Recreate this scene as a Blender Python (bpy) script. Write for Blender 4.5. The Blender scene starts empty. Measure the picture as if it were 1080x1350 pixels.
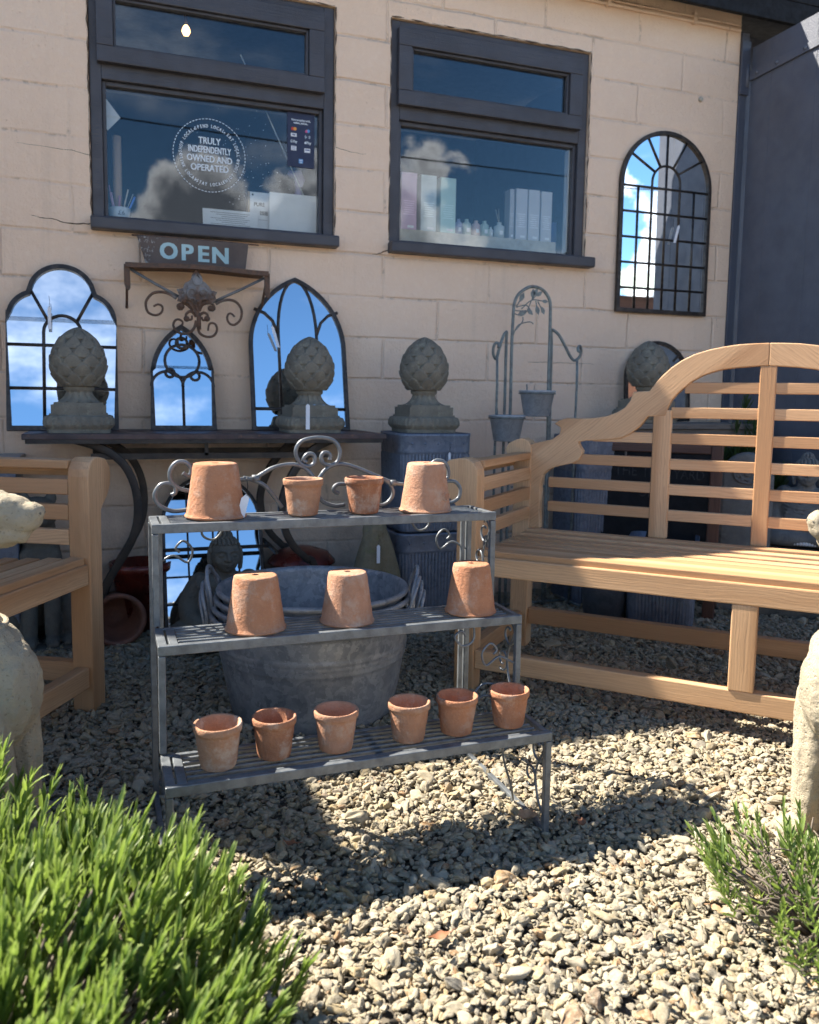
import bpy, bmesh, math, random
import numpy as np
from mathutils import Vector, Matrix, Euler, noise as mnoise
R = math.radians
rng = np.random.default_rng(7)
random.seed(7)
scene = bpy.context.scene
col = scene.collection

# ------------------------------------------------------------------ camera
cam_d = bpy.data.cameras.new('camera')
cam = bpy.data.objects.new('camera', cam_d); col.objects.link(cam)
cam.matrix_world = Matrix(((0.9409038, 0.0207472, -0.3380377, 0.0), (-0.3383415, 0.1017882, -0.9355021, 0.0),
                           (0.0149992, 0.9945897, 0.1027925, 0.85), (0, 0, 0, 1)))
cam_d.sensor_fit = 'HORIZONTAL'; cam_d.sensor_width = 36; cam_d.lens = 36 * 1084 / 1080
cam_d.shift_y = -36.4 / 1080
cam_d.clip_start = .02; cam_d.clip_end = 800
cam_d.dof.use_dof = True; cam_d.dof.focus_distance = 1.9; cam_d.dof.aperture_fstop = 6.5
scene.camera = cam

# ------------------------------------------------------------------ light
SUN = Vector((-1.3, 1.0, 1.92)).normalized()          # towards the sun: behind the shop, to the left
ELEV = math.asin(SUN.z); AZ = math.atan2(SUN.x, SUN.y)
world = bpy.data.worlds.new('World'); scene.world = world; world.use_nodes = True
wt = world.node_tree; wt.nodes.clear()
def wn(t, **kw):
    n = wt.nodes.new(t)
    for k, v in kw.items(): setattr(n, k, v)
    return n
wout = wn('ShaderNodeOutputWorld'); bg = wn('ShaderNodeBackground')
sky = wn('ShaderNodeTexSky', sky_type='NISHITA', sun_disc=False, sun_elevation=ELEV, sun_rotation=AZ, air_density=1.0, dust_density=.1, ozone_density=3.0)
SKY = .072
tc = wn('ShaderNodeTexCoord'); sep = wn('ShaderNodeSeparateXYZ'); wt.links.new(tc.outputs['Generated'], sep.inputs[0])
def wm(op, a, b=None, c=None, clamp=False):
    n = wn('ShaderNodeMath', operation=op, use_clamp=clamp)
    for i, v in enumerate((a, b, c)):
        if v is None: continue
        if isinstance(v, (int, float)): n.inputs[i].default_value = v
        else: wt.links.new(v, n.inputs[i])
    return n.outputs[0]
zc = sep.outputs[2]
zz = wm('MAXIMUM', zc, 0.0)
den = wm('ADD', zz, .16)
cmb = wn('ShaderNodeCombineXYZ')
wt.links.new(wm('DIVIDE', sep.outputs[0], den), cmb.inputs[0]); wt.links.new(wm('DIVIDE', sep.outputs[1], den), cmb.inputs[1])
def wnoise(vec, scale, detail, rough, loc):
    mp = wn('ShaderNodeMapping'); mp.inputs['Location'].default_value = loc
    wt.links.new(vec, mp.inputs[0])
    n = wn('ShaderNodeTexNoise'); n.inputs['Scale'].default_value = scale; n.inputs['Detail'].default_value = detail; n.inputs['Roughness'].default_value = rough
    wt.links.new(mp.outputs[0], n.inputs['Vector']); return n.outputs['Fac']
def wramp(x, a, b):
    n = wn('ShaderNodeMapRange', interpolation_type='SMOOTHSTEP'); n.inputs[1].default_value = a; n.inputs[2].default_value = b
    wt.links.new(x, n.inputs[0]); return n.outputs[0]
hi = wm('MULTIPLY', wramp(wnoise(cmb.outputs[0], 1.15, 9, .6, (3.1, 1.7, 0)), .50, .76), wramp(zc, .80, .55))           # wispy high cloud
big = wnoise(tc.outputs['Generated'], 4.2, 8, .55, (.3, .9, 2.2))
cum = wramp(wm('SUBTRACT', wm('MULTIPLY_ADD', big, 1.05, -.355), zc), -.012, .03)      # heaped cloud low over the horizon
cmask = wm('MAXIMUM', wm('MULTIPLY', hi, .75), cum, clamp=True)
shade = wramp(wm('ADD', wm('SUBTRACT', wm('MULTIPLY_ADD', big, 1.05, -.355), zc), wm('MULTIPLY_ADD', wnoise(tc.outputs['Generated'], 9, 6, .6, (1, 5, 1)), .16, -.08)), .0, .085)
ccol = wn('ShaderNodeMix', data_type='RGBA'); wt.links.new(shade, ccol.inputs[0])
ccol.inputs[6].default_value = (1.10, 1.14, 1.20, 1); ccol.inputs[7].default_value = (.20, .23, .28, 1)
scl = wn('ShaderNodeMix', data_type='RGBA', blend_type='MULTIPLY'); scl.inputs[0].default_value = 1
wt.links.new(sky.outputs[0], scl.inputs[6]); scl.inputs[7].default_value = (SKY * .70, SKY * .98, SKY * 1.16, 1)
mixc = wn('ShaderNodeMix', data_type='RGBA'); wt.links.new(cmask, mixc.inputs[0])
zen = wn('ShaderNodeMix', data_type='RGBA', blend_type='MULTIPLY'); zen.inputs[0].default_value = 1; wt.links.new(scl.outputs[2], zen.inputs[6])
zr = wn('ShaderNodeMapRange', interpolation_type='SMOOTHSTEP'); wt.links.new(zc, zr.inputs[0])
for i_, v_ in enumerate((.42, .85, 1.0, .45)): zr.inputs[i_ + 1].default_value = v_
wt.links.new(zr.outputs[0], zen.inputs[7]); wt.links.new(zen.outputs[2], mixc.inputs[6]); wt.links.new(ccol.outputs[2], mixc.inputs[7])
wt.links.new(mixc.outputs[2], bg.inputs[0]); bg.inputs[1].default_value = 1.0
wt.links.new(bg.outputs[0], wout.inputs[0])
sun_d = bpy.data.lights.new('sun', 'SUN'); sun_d.energy = 5.0; sun_d.angle = R(.55); sun_d.color = (1.0, .93, .82)
sun = bpy.data.objects.new('sun', sun_d); col.objects.link(sun)
sun.rotation_euler = SUN.to_track_quat('Z', 'Y').to_euler(); sun.location = SUN * 30
scene.view_settings.view_transform = 'Standard'; scene.view_settings.look = 'None'
scene.view_settings.exposure = 1.76; scene.view_settings.gamma = 1
scene.render.engine = 'CYCLES'
scene.cycles.max_bounces = 8; scene.cycles.transparent_max_bounces = 12; scene.cycles.use_denoising = True

# ------------------------------------------------------------------ helpers
class MB:
    """collects shapes into one mesh; 'gr' = coordinates along the grain of each piece"""
    def __init__(s): s.v = []; s.f = []; s.g = []; s.sm = []
    def add(s, vs, fs, smooth=False, gr=None):
        b = len(s.v); s.v += [tuple(map(float, p)) for p in vs]
        s.f += [tuple(int(i) + b for i in f) for f in fs]; s.sm += [smooth] * len(fs)
        s.g += [tuple(map(float, p)) for p in (gr if gr is not None else vs)]
        return s
    def box(s, c, d, rot=None):
        c = Vector(c); h = [x / 2 for x in d]
        o = sorted(range(3), key=lambda i: -d[i]); off = (random.uniform(0, 9), random.uniform(0, 9), random.uniform(0, 9))
        vs = []; gr = []
        for x in (-1, 1):
            for y in (-1, 1):
                for z in (-1, 1):
                    p = Vector((x * h[0], y * h[1], z * h[2])); gr.append([p[o[k]] + off[k] for k in range(3)])
                    vs.append(c + (rot @ p if rot is not None else p))
        return s.add(vs, [(0, 1, 3, 2), (4, 6, 7, 5), (0, 4, 5, 1), (2, 3, 7, 6), (0, 2, 6, 4), (1, 5, 7, 3)], False, gr)
    def beam(s, a, b, w, h, up=(0, 0, 1)):
        a = Vector(a); b = Vector(b); x = (b - a); L = x.length; x.normalize(); up = Vector(up)
        y = up.cross(x)
        if y.length < 1e-4: y = Vector((0, 1, 0)).cross(x)
        y.normalize(); z = x.cross(y)
        return s.box((a + b) / 2, (L, w, h), Matrix((x, y, z)).transposed())
    def tube(s, path, r, n=8, closed=False, flat=1.0, smooth=True):
        P = [Vector(p) for p in path]; N = len(P); rs = r if hasattr(r, '__len__') else [r] * N
        t = []
        for i in range(N):
            a = P[i - 1] if (i > 0 or closed) else P[i]; b = P[(i + 1) % N] if (i < N - 1 or closed) else P[i]
            d = (b - a); t.append(d.normalized() if d.length > 1e-9 else Vector((0, 0, 1)))
        u = t[0].orthogonal().normalized(); vs = []; gr = []; L = 0
        for i in range(N):
            if i: L += (P[i] - P[i - 1]).length
            u = (u - t[i] * u.dot(t[i])); u = u.normalized() if u.length > 1e-6 else t[i].orthogonal().normalized()
            w = t[i].cross(u)
            for k in range(n):
                a = 2 * math.pi * k / n
                vs.append(P[i] + (u * math.cos(a) + w * math.sin(a) * flat) * rs[i]); gr.append((L, math.cos(a) * rs[i], math.sin(a) * rs[i]))
        fs = []
        for i in range(N if closed else N - 1):
            j = (i + 1) % N
            for k in range(n): fs.append((i * n + k, i * n + (k + 1) % n, j * n + (k + 1) % n, j * n + k))
        s.add(vs, fs, smooth, gr)
        if not closed:
            b = len(s.v) - len(vs)
            s.f += [tuple(b + k for k in reversed(range(n))), tuple(b + (N - 1) * n + k for k in range(n))]; s.sm += [False, False]
        return s
    def lathe(s, prof, n=48, c=(0, 0, 0), rot=None, smooth=True, wob=0.0):
        vs = []; fs = []; c = Vector(c); ph = random.uniform(0, 6)
        for r, z in prof:
            for k in range(n):
                a = 2 * math.pi * k / n; rr = r * (1 + wob * math.sin(2 * a + ph + z * 20) + wob * .6 * math.sin(5 * a + ph * 2 + z * 55))
                p = Vector((rr * math.cos(a), rr * math.sin(a), z)); vs.append(c + (rot @ p if rot is not None else p))
        for i in range(len(prof) - 1):
            for k in range(n): fs.append((i * n + k, i * n + (k + 1) % n, (i + 1) * n + (k + 1) % n, (i + 1) * n + k))
        return s.add(vs, fs, smooth)
    def disc(s, r, z, n=48, c=(0, 0, 0), up=True):
        vs = [(c[0] + r * math.cos(2 * math.pi * k / n), c[1] + r * math.sin(2 * math.pi * k / n), c[2] + z) for k in range(n)]
        return s.add(vs, [tuple(range(n)) if up else tuple(reversed(range(n)))])
    def prism(s, poly, y0, y1, gdir=(1, 0), f=None):
        """outline in local x,z; thickness along y"""
        f = f or (lambda x, y, z: (x, y, z)); n = len(poly); off = (random.uniform(0, 9), random.uniform(0, 9), random.uniform(0, 9))
        gx, gz = gdir; vs = []; gr = []
        for y in (y0, y1):
            for x, z in poly: vs.append(f(x, y, z)); gr.append((x * gx + z * gz + off[0], -x * gz + z * gx + off[1], y + off[2]))
        area = sum(poly[i][0] * poly[(i + 1) % n][1] - poly[(i + 1) % n][0] * poly[i][1] for i in range(n))
        fr = tuple(range(n)); bk = tuple(range(n, 2 * n))
        fs = [fr if area > 0 else fr[::-1], bk[::-1] if area > 0 else bk]
        for i in range(n):
            j = (i + 1) % n; q = (i, n + i, n + j, j); fs.append(q if area > 0 else q[::-1])
        return s.add(vs, fs, False, gr)
    def build(s, name, m, parent=None, bevel=0.0, seg=2, loc=None):
        me = bpy.data.meshes.new(name); me.from_pydata(s.v, [], s.f); me.update()
        me.polygons.foreach_set('use_smooth', s.sm)
        a = me.attributes.new('gr', 'FLOAT_VECTOR', 'POINT'); a.data.foreach_set('vector', np.array(s.g, dtype=np.float32).ravel())
        me.materials.append(m)
        o = bpy.data.objects.new(name, me); col.objects.link(o)
        if parent is not None: o.parent = parent
        if loc is not None: o.location = loc
        if bevel:
            b = o.modifiers.new('bevel', 'BEVEL'); b.width = bevel; b.segments = seg; b.limit_method = 'ANGLE'; b.angle_limit = R(35)
        return o
def npmesh(name, V, F, m, parent=None, smooth=True, attr=None):
    me = bpy.data.meshes.new(name); k = F.shape[1]
    me.vertices.add(len(V)); me.vertices.foreach_set('co', np.ascontiguousarray(V, dtype=np.float32).ravel())
    me.loops.add(F.size); me.loops.foreach_set('vertex_index', np.ascontiguousarray(F, dtype=np.int32).ravel())
    me.polygons.add(len(F)); me.polygons.foreach_set('loop_start', np.arange(len(F), dtype=np.int32) * k)
    me.update(calc_edges=True)
    me.polygons.foreach_set('use_smooth', np.full(len(F), smooth))
    for nme, (typ, arr) in (attr or {}).items():
        a = me.attributes.new(nme, typ, 'POINT'); a.data.foreach_set('vector' if typ == 'FLOAT_VECTOR' else 'value', np.ascontiguousarray(arr, dtype=np.float32).ravel())
    me.materials.append(m); o = bpy.data.objects.new(name, me); col.objects.link(o)
    if parent is not None: o.parent = parent
    return o
def tag(o, label=None, cat=None, group=None, kind=None):
    if label: o['label'] = label
    if cat: o['category'] = cat
    if group: o['group'] = group
    if kind: o['kind'] = kind
    return o
def thing(name, label, cat, loc=(0, 0, 0), rz=0.0, group=None):
    o = bpy.data.objects.new(name, None); col.objects.link(o); o.empty_display_size = .05
    o.location = loc; o.rotation_euler = (0, 0, rz); return tag(o, label, cat, group)
def dup(root, loc, rz=None, label=None, group=None, scale=None):
    r = root.copy(); col.objects.link(r); r.location = loc
    if rz is not None: r.rotation_euler = (0, 0, rz)
    if scale is not None: r.scale = (scale,) * 3
    if label: r['label'] = label
    if group: r['group'] = group
    for ch in list(root.children):
        c = ch.copy(); col.objects.link(c); c.parent = r
        for g in ch.children:
            d = g.copy(); col.objects.link(d); d.parent = c
    return r
def smooth_path(pts, k=6):
    """Catmull-Rom through the points"""
    P = [Vector(p) for p in pts]; out = []
    for i in range(len(P) - 1):
        a = P[max(i - 1, 0)]; b = P[i]; c = P[i + 1]; d = P[min(i + 2, len(P) - 1)]
        for j in range(k):
            t = j / k
            out.append(.5 * ((2 * b) + (c - a) * t + (2 * a - 5 * b + 4 * c - d) * t * t + (3 * b - a - 3 * c + d) * t ** 3))
    out.append(P[-1]); return out
def text_geo(body, size, font_scale_x=1.0, extrude=0.0):
    cu = bpy.data.curves.new('lettering', 'FONT'); cu.body = body; cu.size = size; cu.align_x = 'CENTER'; cu.align_y = 'CENTER'; cu.extrude = extrude
    cu.resolution_u = 3
    ob = bpy.data.objects.new('lettering', cu); col.objects.link(ob)
    dg = bpy.context.evaluated_depsgraph_get(); me = bpy.data.meshes.new_from_object(ob.evaluated_get(dg))
    V = [Vector((v.co.x * font_scale_x, v.co.y, v.co.z)) for v in me.vertices]; F = [tuple(p.vertices) for p in me.polygons]
    bpy.data.objects.remove(ob); bpy.data.curves.remove(cu); bpy.data.meshes.remove(me)
    return V, F
def put_text(mb, body, size, f, sx=1.0, bold=0.0):
    """f maps letter x,y to 3d"""
    V, F = text_geo(body, size, sx); k = -1
    for dx in ((0,) if not bold else (-bold, 0, bold)):
        for dy in ((0,) if not bold else (-bold * .6, bold * .6)):
            k += 1; mb.add([f(v.x + dx, v.y + dy, k * .00012) for v in V], F)

# ------------------------------------------------------------------ materials
def newmat(name):
    m = bpy.data.materials.new(name); m.use_nodes = True; nt = m.node_tree; nt.nodes.clear()
    o = nt.nodes.new('ShaderNodeOutputMaterial'); b = nt.nodes.new('ShaderNodeBsdfPrincipled'); nt.links.new(b.outputs[0], o.inputs[0])
    return m, nt, b, o
class G:
    def __init__(s, nt): s.nt = nt
    def n(s, t, **kw):
        n = s.nt.nodes.new(t)
        for k, v in kw.items(): setattr(n, k, v)
        return n
    def l(s, a, b): s.nt.links.new(a, b)
    def set(s, sock, v):
        if isinstance(v, bpy.types.NodeSocket): s.l(v, sock)
        else: sock.default_value = v
    def co(s, kind='Object'): return s.n('ShaderNodeTexCoord').outputs[kind]
    def at(s, name): return s.n('ShaderNodeAttribute', attribute_name=name)
    def map(s, v, scale=(1, 1, 1), loc=(0, 0, 0), rot=(0, 0, 0)):
        n = s.n('ShaderNodeMapping'); n.inputs['Scale'].default_value = scale; n.inputs['Location'].default_value = loc; n.inputs['Rotation'].default_value = rot
        s.l(v, n.inputs[0]); return n.outputs[0]
    def noise(s, v, scale, detail=5, rough=.55, out='Fac', dist=0.0):
        n = s.n('ShaderNodeTexNoise'); n.inputs['Scale'].default_value = scale; n.inputs['Detail'].default_value = detail
        n.inputs['Roughness'].default_value = rough; n.inputs['Distortion'].default_value = dist; s.l(v, n.inputs['Vector']); return n.outputs[out]
    def vor(s, v, scale, feature='F1', out='Distance', rnd=1.0):
        n = s.n('ShaderNodeTexVoronoi', feature=feature); n.inputs['Scale'].default_value = scale; n.inputs['Randomness'].default_value = rnd; s.l(v, n.inputs['Vector']); return n.outputs[out]
    def math(s, op, a, b=0.0, c=0.0, clamp=False):
        n = s.n('ShaderNodeMath', operation=op, use_clamp=clamp)
        s.set(n.inputs[0], a); s.set(n.inputs[1], b); s.set(n.inputs[2], c); return n.outputs[0]
    def ramp(s, x, a, b, lo=0.0, hi=1.0):
        n = s.n('ShaderNodeMapRange', interpolation_type='SMOOTHSTEP'); s.set(n.inputs[0], x)
        for i, v in enumerate((a, b, lo, hi)): n.inputs[i + 1].default_value = v
        return n.outputs[0]
    def mix(s, f, a, b, blend='MIX'):
        n = s.n('ShaderNodeMix', data_type='RGBA', blend_type=blend); s.set(n.inputs[0], f)
        for i, v in ((6, a), (7, b)): s.set(n.inputs[i], (*v, 1) if isinstance(v, tuple) and len(v) == 3 else v)
        return n.outputs[2]
    def bump(s, h, dist, strength=1.0, nrm=None):
        n = s.n('ShaderNodeBump'); n.inputs['Distance'].default_value = dist; n.inputs['Strength'].default_value = strength; s.l(h, n.inputs['Height'])
        if nrm is not None: s.l(nrm, n.inputs['Normal'])
        return n.outputs[0]
def simple(name, c, rough=.5, metal=0.0, bumpy=0.0, bscale=60, var=.12, spec=.5, c2=None, vscale=14):
    m, nt, b, o = newmat(name); g = G(nt); co = g.co()
    c2 = c2 or tuple(x * (1 - 2.2 * var) for x in c)
    b.inputs['Base Color'].default_value = (*c, 1)
    g.l(g.mix(g.ramp(g.noise(co, vscale, 6, .65), .35, .68), c, c2), b.inputs['Base Color'])
    b.inputs['Metallic'].default_value = metal; b.inputs['Specular IOR Level'].default_value = spec
    g.l(g.ramp(g.noise(co, bscale * .5, 3), .3, .7, max(rough - .1, .03), min(rough + .1, 1)), b.inputs['Roughness'])
    if bumpy: g.l(g.bump(g.noise(co, bscale, 6, .6), bumpy), b.inputs['Normal'])
    return m
M = {}
# masonry paint ------------------------------------------------------
m, nt, b, o = newmat('painted_block_masonry'); g = G(nt); co = g.co()
wob = g.n('ShaderNodeVectorMath', operation='MULTIPLY_ADD'); g.l(g.noise(co, 3.5, 4, .6, 'Color'), wob.inputs[0]); wob.inputs[1].default_value = (.03, .0, .018); g.l(co, wob.inputs[2])
sx = g.n('ShaderNodeSeparateXYZ'); g.l(wob.outputs[0], sx.inputs[0]); cx = g.n('ShaderNodeCombineXYZ'); g.l(sx.outputs[0], cx.inputs[0]); g.l(sx.outputs[2], cx.inputs[1])
bk = g.n('ShaderNodeTexBrick'); bk.offset = .5; g.l(g.map(cx.outputs[0], (1, 1, 1), (.17, .054, 0)), bk.inputs['Vector'])
for k, v in (('Scale', 1.0), ('Mortar Size', .009), ('Mortar Smooth', 1.0), ('Brick Width', .47), ('Row Height', .1655), ('Bias', 0.0)): bk.inputs[k].default_value = v
bk.inputs['Color1'].default_value = (.3, .3, .3, 1); bk.inputs['Color2'].default_value = (.7, .7, .7, 1)
patch = g.ramp(g.noise(co, 2.3, 3), .36, .66, .10, .75)
joint = g.math('MULTIPLY', bk.outputs['Fac'], patch)
crack = g.math('MULTIPLY', g.ramp(g.noise(co, 16, 5, .7), .55, .64), bk.outputs['Fac'])
fine = g.noise(co, 130, 6, .7); mid = g.noise(co, 22, 5, .6); big = g.noise(co, 1.7, 4)
pits = g.ramp(g.vor(co, 70), .0, .16, 1, 0); pits = g.math('MULTIPLY', pits, g.ramp(g.noise(co, 9, 3), .55, .66))
h = g.math('ADD', g.math('MULTIPLY', joint, -.62), g.math('MULTIPLY', mid, .42)); h = g.math('ADD', h, g.math('MULTIPLY', fine, .34)); h = g.math('ADD', h, g.math('MULTIPLY', g.noise(co, 55, 4, .6), .3)); h = g.math('SUBTRACT', h, g.math('MULTIPLY', pits, .6))
h = g.math('ADD', h, g.math('MULTIPLY', bk.outputs['Color'], .25))
c = g.mix(g.ramp(big, .3, .7), (.87, .655, .485), (.81, .60, .435))
c = g.mix(g.ramp(g.noise(co, 40, 6, .7), .45, .75, 0, .45), c, (.88, .695, .535))
c = g.mix(g.math('MULTIPLY', crack, .40), c, (.22, .165, .12))
c = g.mix(g.math('MULTIPLY', joint, .05), c, (.3, .22, .16))
sz = g.n('ShaderNodeSeparateXYZ'); g.l(co, sz.inputs[0])
c = g.mix(g.math('MULTIPLY', g.ramp(sz.outputs[2], .7, .05), g.ramp(g.noise(co, 6, 6, .7), .4, .7, .2, .8)), c, (.33, .27, .20))
c = g.mix(g.math('MULTIPLY', g.ramp(g.noise(g.map(co, (14, 1, .9)), 1.0, 5, .65), .56, .74, 0, .28), g.ramp(sz.outputs[2], 2.4, 1.0)), c, (.46, .35, .26))
g.l(c, b.inputs['Base Color']); b.inputs['Roughness'].default_value = .62; g.l(g.bump(h, .011, 1.0), b.inputs['Normal']); M['wall'] = m
# painted joinery ----------------------------------------------------
def paint(name, c, rough=.42):
    m, nt, b, o = newmat(name); g = G(nt); co = g.co()
    st = g.noise(g.map(co, (3, 60, 60)), 3, 5, .65)
    cc = g.mix(g.ramp(g.noise(co, 5, 5), .35, .7), c, tuple(x * .8 for x in c)); cc = g.mix(g.ramp(g.noise(co, 30, 6, .7), .64, .8, 0, .25), cc, tuple(x * 1.9 + .02 for x in c))
    g.l(cc, b.inputs['Base Color']); g.l(g.ramp(g.noise(co, 18, 4), .3, .7, rough - .1, rough + .15), b.inputs['Roughness'])
    g.l(g.bump(g.math('ADD', st, g.math('MULTIPLY', g.noise(co, 90, 4), .4)), .0018), b.inputs['Normal']); return m
M['frame'] = paint('charcoal_window_paint', (.058, .057, .066)); M['gate'] = paint('slate_gate_paint', (.112, .12, .147), .44); M['post'] = paint('dark_slate_paint', (.075, .083, .11), .4)
M['black'] = simple('black_painted_board', (.010, .010, .011), .7, bumpy=.001, spec=.25)
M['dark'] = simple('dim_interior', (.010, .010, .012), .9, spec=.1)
M['ceil'] = simple('roof_felt', (.05, .05, .055), .9, bumpy=.002)
# window glass: clear pane with mirror-like surface
def glassmat(name, f0=.055):
    m, nt, b, o = newmat(name); g = G(nt); nt.nodes.remove(b)
    fr = g.n('ShaderNodeFresnel'); fr.inputs['IOR'].default_value = 1.5
    gl = g.n('ShaderNodeBsdfGlossy'); gl.inputs['Roughness'].default_value = .0; gl.inputs['Color'].default_value = (1, 1, 1, 1)
    tr = g.n('ShaderNodeBsdfTransparent'); tr.inputs['Color'].default_value = (.95, .97, .97, 1)
    mx = g.n("ShaderNodeMixShader"); g.l(fr.outputs[0], mx.inputs[0]); g.l(tr.outputs[0], mx.inputs[1]); g.l(gl.outputs[0], mx.inputs[2]); g.l(mx.outputs[0], o.inputs[0]); return m
M['glass'] = glassmat('window_glass')
m, nt, b, o = newmat('mirror_silver'); g = G(nt); b.inputs['Metallic'].default_value = 1; b.inputs['Base Color'].default_value = (.86, .88, .88, 1); b.inputs['Roughness'].default_value = .012
co = g.co(); g.l(g.bump(g.noise(co, 1.6, 1), .0006), b.inputs['Normal']); M['mirror'] = m
M['iron'] = simple('black_iron', (.022, .02, .019), .5, .35, .0012, 90, c2=(.05, .038, .03))
M['ironmirror'] = simple('bronzed_iron', (.03, .026, .024), .42, .5, .0008, 120, c2=(.075, .06, .05), vscale=40)
M['antique'] = simple('antiqued_iron', (.075, .062, .055), .5, .5, .001, 160, c2=(.03, .025, .022), vscale=60)
m, nt, b, o = newmat('rusted_iron'); g = G(nt); co = g.co()
rz_ = g.n('ShaderNodeSeparateXYZ'); g.l(co, rz_.inputs[0])
k = g.math('MULTIPLY', g.ramp(g.math('ADD', g.noise(co, 28, 6, .7), g.math('MULTIPLY_ADD', rz_.outputs[2], 4.0, -4.85)), .35, .75), g.ramp(rz_.outputs[2], 1.288, 1.27)); k = g.math('MULTIPLY', k, g.ramp(g.math('ABSOLUTE', rz_.outputs[0]), .12, .08))
cc = g.mix(g.ramp(g.noise(co, 60, 5, .7), .35, .65), (.14, .075, .045), (.075, .05, .036)); cc = g.mix(k, cc, (.235, .235, .235))
g.l(cc, b.inputs['Base Color']); b.inputs['Roughness'].default_value = .75; g.l(g.bump(g.noise(co, 150, 6, .7), .0018), b.inputs['Normal']); M['rust'] = m
m, nt, b, o = newmat('rusty_table_paint'); g = G(nt); co = g.co()
cc = g.mix(g.ramp(g.noise(co, 9, 6, .7), .4, .62), (.085, .05, .045), (.05, .034, .034)); cc = g.mix(g.ramp(g.noise(co, 45, 5, .75), .58, .72), cc, (.17, .085, .05))
g.l(cc, b.inputs['Base Color']); g.l(g.ramp(g.noise(co, 20, 4), .3, .7, .35, .7), b.inputs['Roughness']); g.l(g.bump(g.noise(co, 70, 6, .7), .002), b.inputs['Normal']); M['table'] = m
# galvanised
def zinc(name, c, c2, rough=.5, metal=.55, sc=26):
    m, nt, b, o = newmat(name); g = G(nt); co = g.co()
    v = g.vor(g.mix(.12, co, g.noise(co, 14, 4, .6, 'Color')), sc, out='Color'); sv = g.n('ShaderNodeSeparateColor'); g.l(v, sv.inputs[0])
    f = g.math('ADD', g.math('MULTIPLY', sv.outputs[0], .55), g.math('MULTIPLY', g.ramp(g.noise(co, 7, 6, .7), .3, .7), .6), clamp=True)
    cc = g.mix(f, c, c2); cc = g.mix(g.ramp(g.noise(g.map(co, (9, 9, 1.6)), 3, 6, .7), .58, .78, 0, .55), cc, (.40, .41, .40))
    g.l(cc, b.inputs['Base Color']); b.inputs['Metallic'].default_value = metal
    g.l(g.math('MULTIPLY_ADD', sv.outputs[1], .2, rough - .1), b.inputs['Roughness']); g.l(g.bump(g.noise(co, 40, 5), .001), b.inputs['Normal']); return m
M['zinc'] = zinc('galvanised_steel', (.115, .128, .15), (.32, .33, .34), .45, .3, 60); M['zincdark'] = zinc('weathered_zinc', (.10, .12, .16), (.19, .215, .265), .5, .4, 60)
M['zincpale'] = zinc('pale_zinc', (.26, .29, .32), (.44, .47, .50), .5, .35, 90)
M['steel'] = simple('grey_painted_steel', (.175, .19, .20), .38, .3, .0009, 140, c2=(.105, .115, .125), vscale=30)
M['trellis'] = simple('verdigris_painted_steel', (.20, .235, .225), .5, .15, .001, 150, c2=(.11, .12, .12), vscale=50)
# terracotta
def terra(name, c, c2, bloom=.4, seed=0.0):
    m, nt, b, o = newmat(name); g = G(nt); co = g.co(); oi = g.n('ShaderNodeObjectInfo')
    va = g.n('ShaderNodeVectorMath', operation='MULTIPLY_ADD'); g.l(oi.outputs['Random'], va.inputs[0]); va.inputs[1].default_value = (7, 9, 11); g.l(co, va.inputs[2]); co = va.outputs[0]
    cc = g.mix(g.ramp(g.noise(co, 24, 7, .7), .32, .68), c, c2); cc = g.mix(g.math('MULTIPLY', oi.outputs['Random'], .35), cc, (.50, .27, .155))
    bl = g.math('MULTIPLY', g.ramp(g.noise(co, 17, 8, .75), .48, .66), bloom); cc = g.mix(bl, cc, (.53, .42, .33))
    cc = g.mix(g.ramp(g.noise(co, 130, 4, .7), .66, .78, 0, .7), cc, (.20, .085, .045)); cc = g.mix(g.ramp(g.vor(co, 210), .0, .22, .5, 0), cc, (.62, .40, .27))
    g.l(cc, b.inputs['Base Color']); b.inputs['Roughness'].default_value = .9; b.inputs['Specular IOR Level'].default_value = .2
    hh = g.math('ADD', g.noise(co, 160, 6, .7), g.math('MULTIPLY', g.noise(co, 34, 5, .6), .9)); g.l(g.bump(hh, .0032), b.inputs['Normal']); return m
M['terra'] = terra('old_terracotta', (.46, .212, .115), (.37, .155, .08), .42); M['terradark'] = terra('sooty_terracotta', (.37, .165, .09), (.27, .11, .06), .55); M['terrapink'] = terra('pinkish_terracotta', (.47, .25, .16), (.40, .20, .12), .5)
M['terrapale'] = terra('limey_terracotta', (.43, .235, .145), (.38, .185, .105), .8)
M['redclay'] = simple('dark_red_glazed_clay', (.19, .035, .022), .3, 0, .002, 25, c2=(.09, .018, .014)); M['brownclay'] = simple('brown_clay', (.22, .095, .06), .65, 0, .002, 60)
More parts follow.
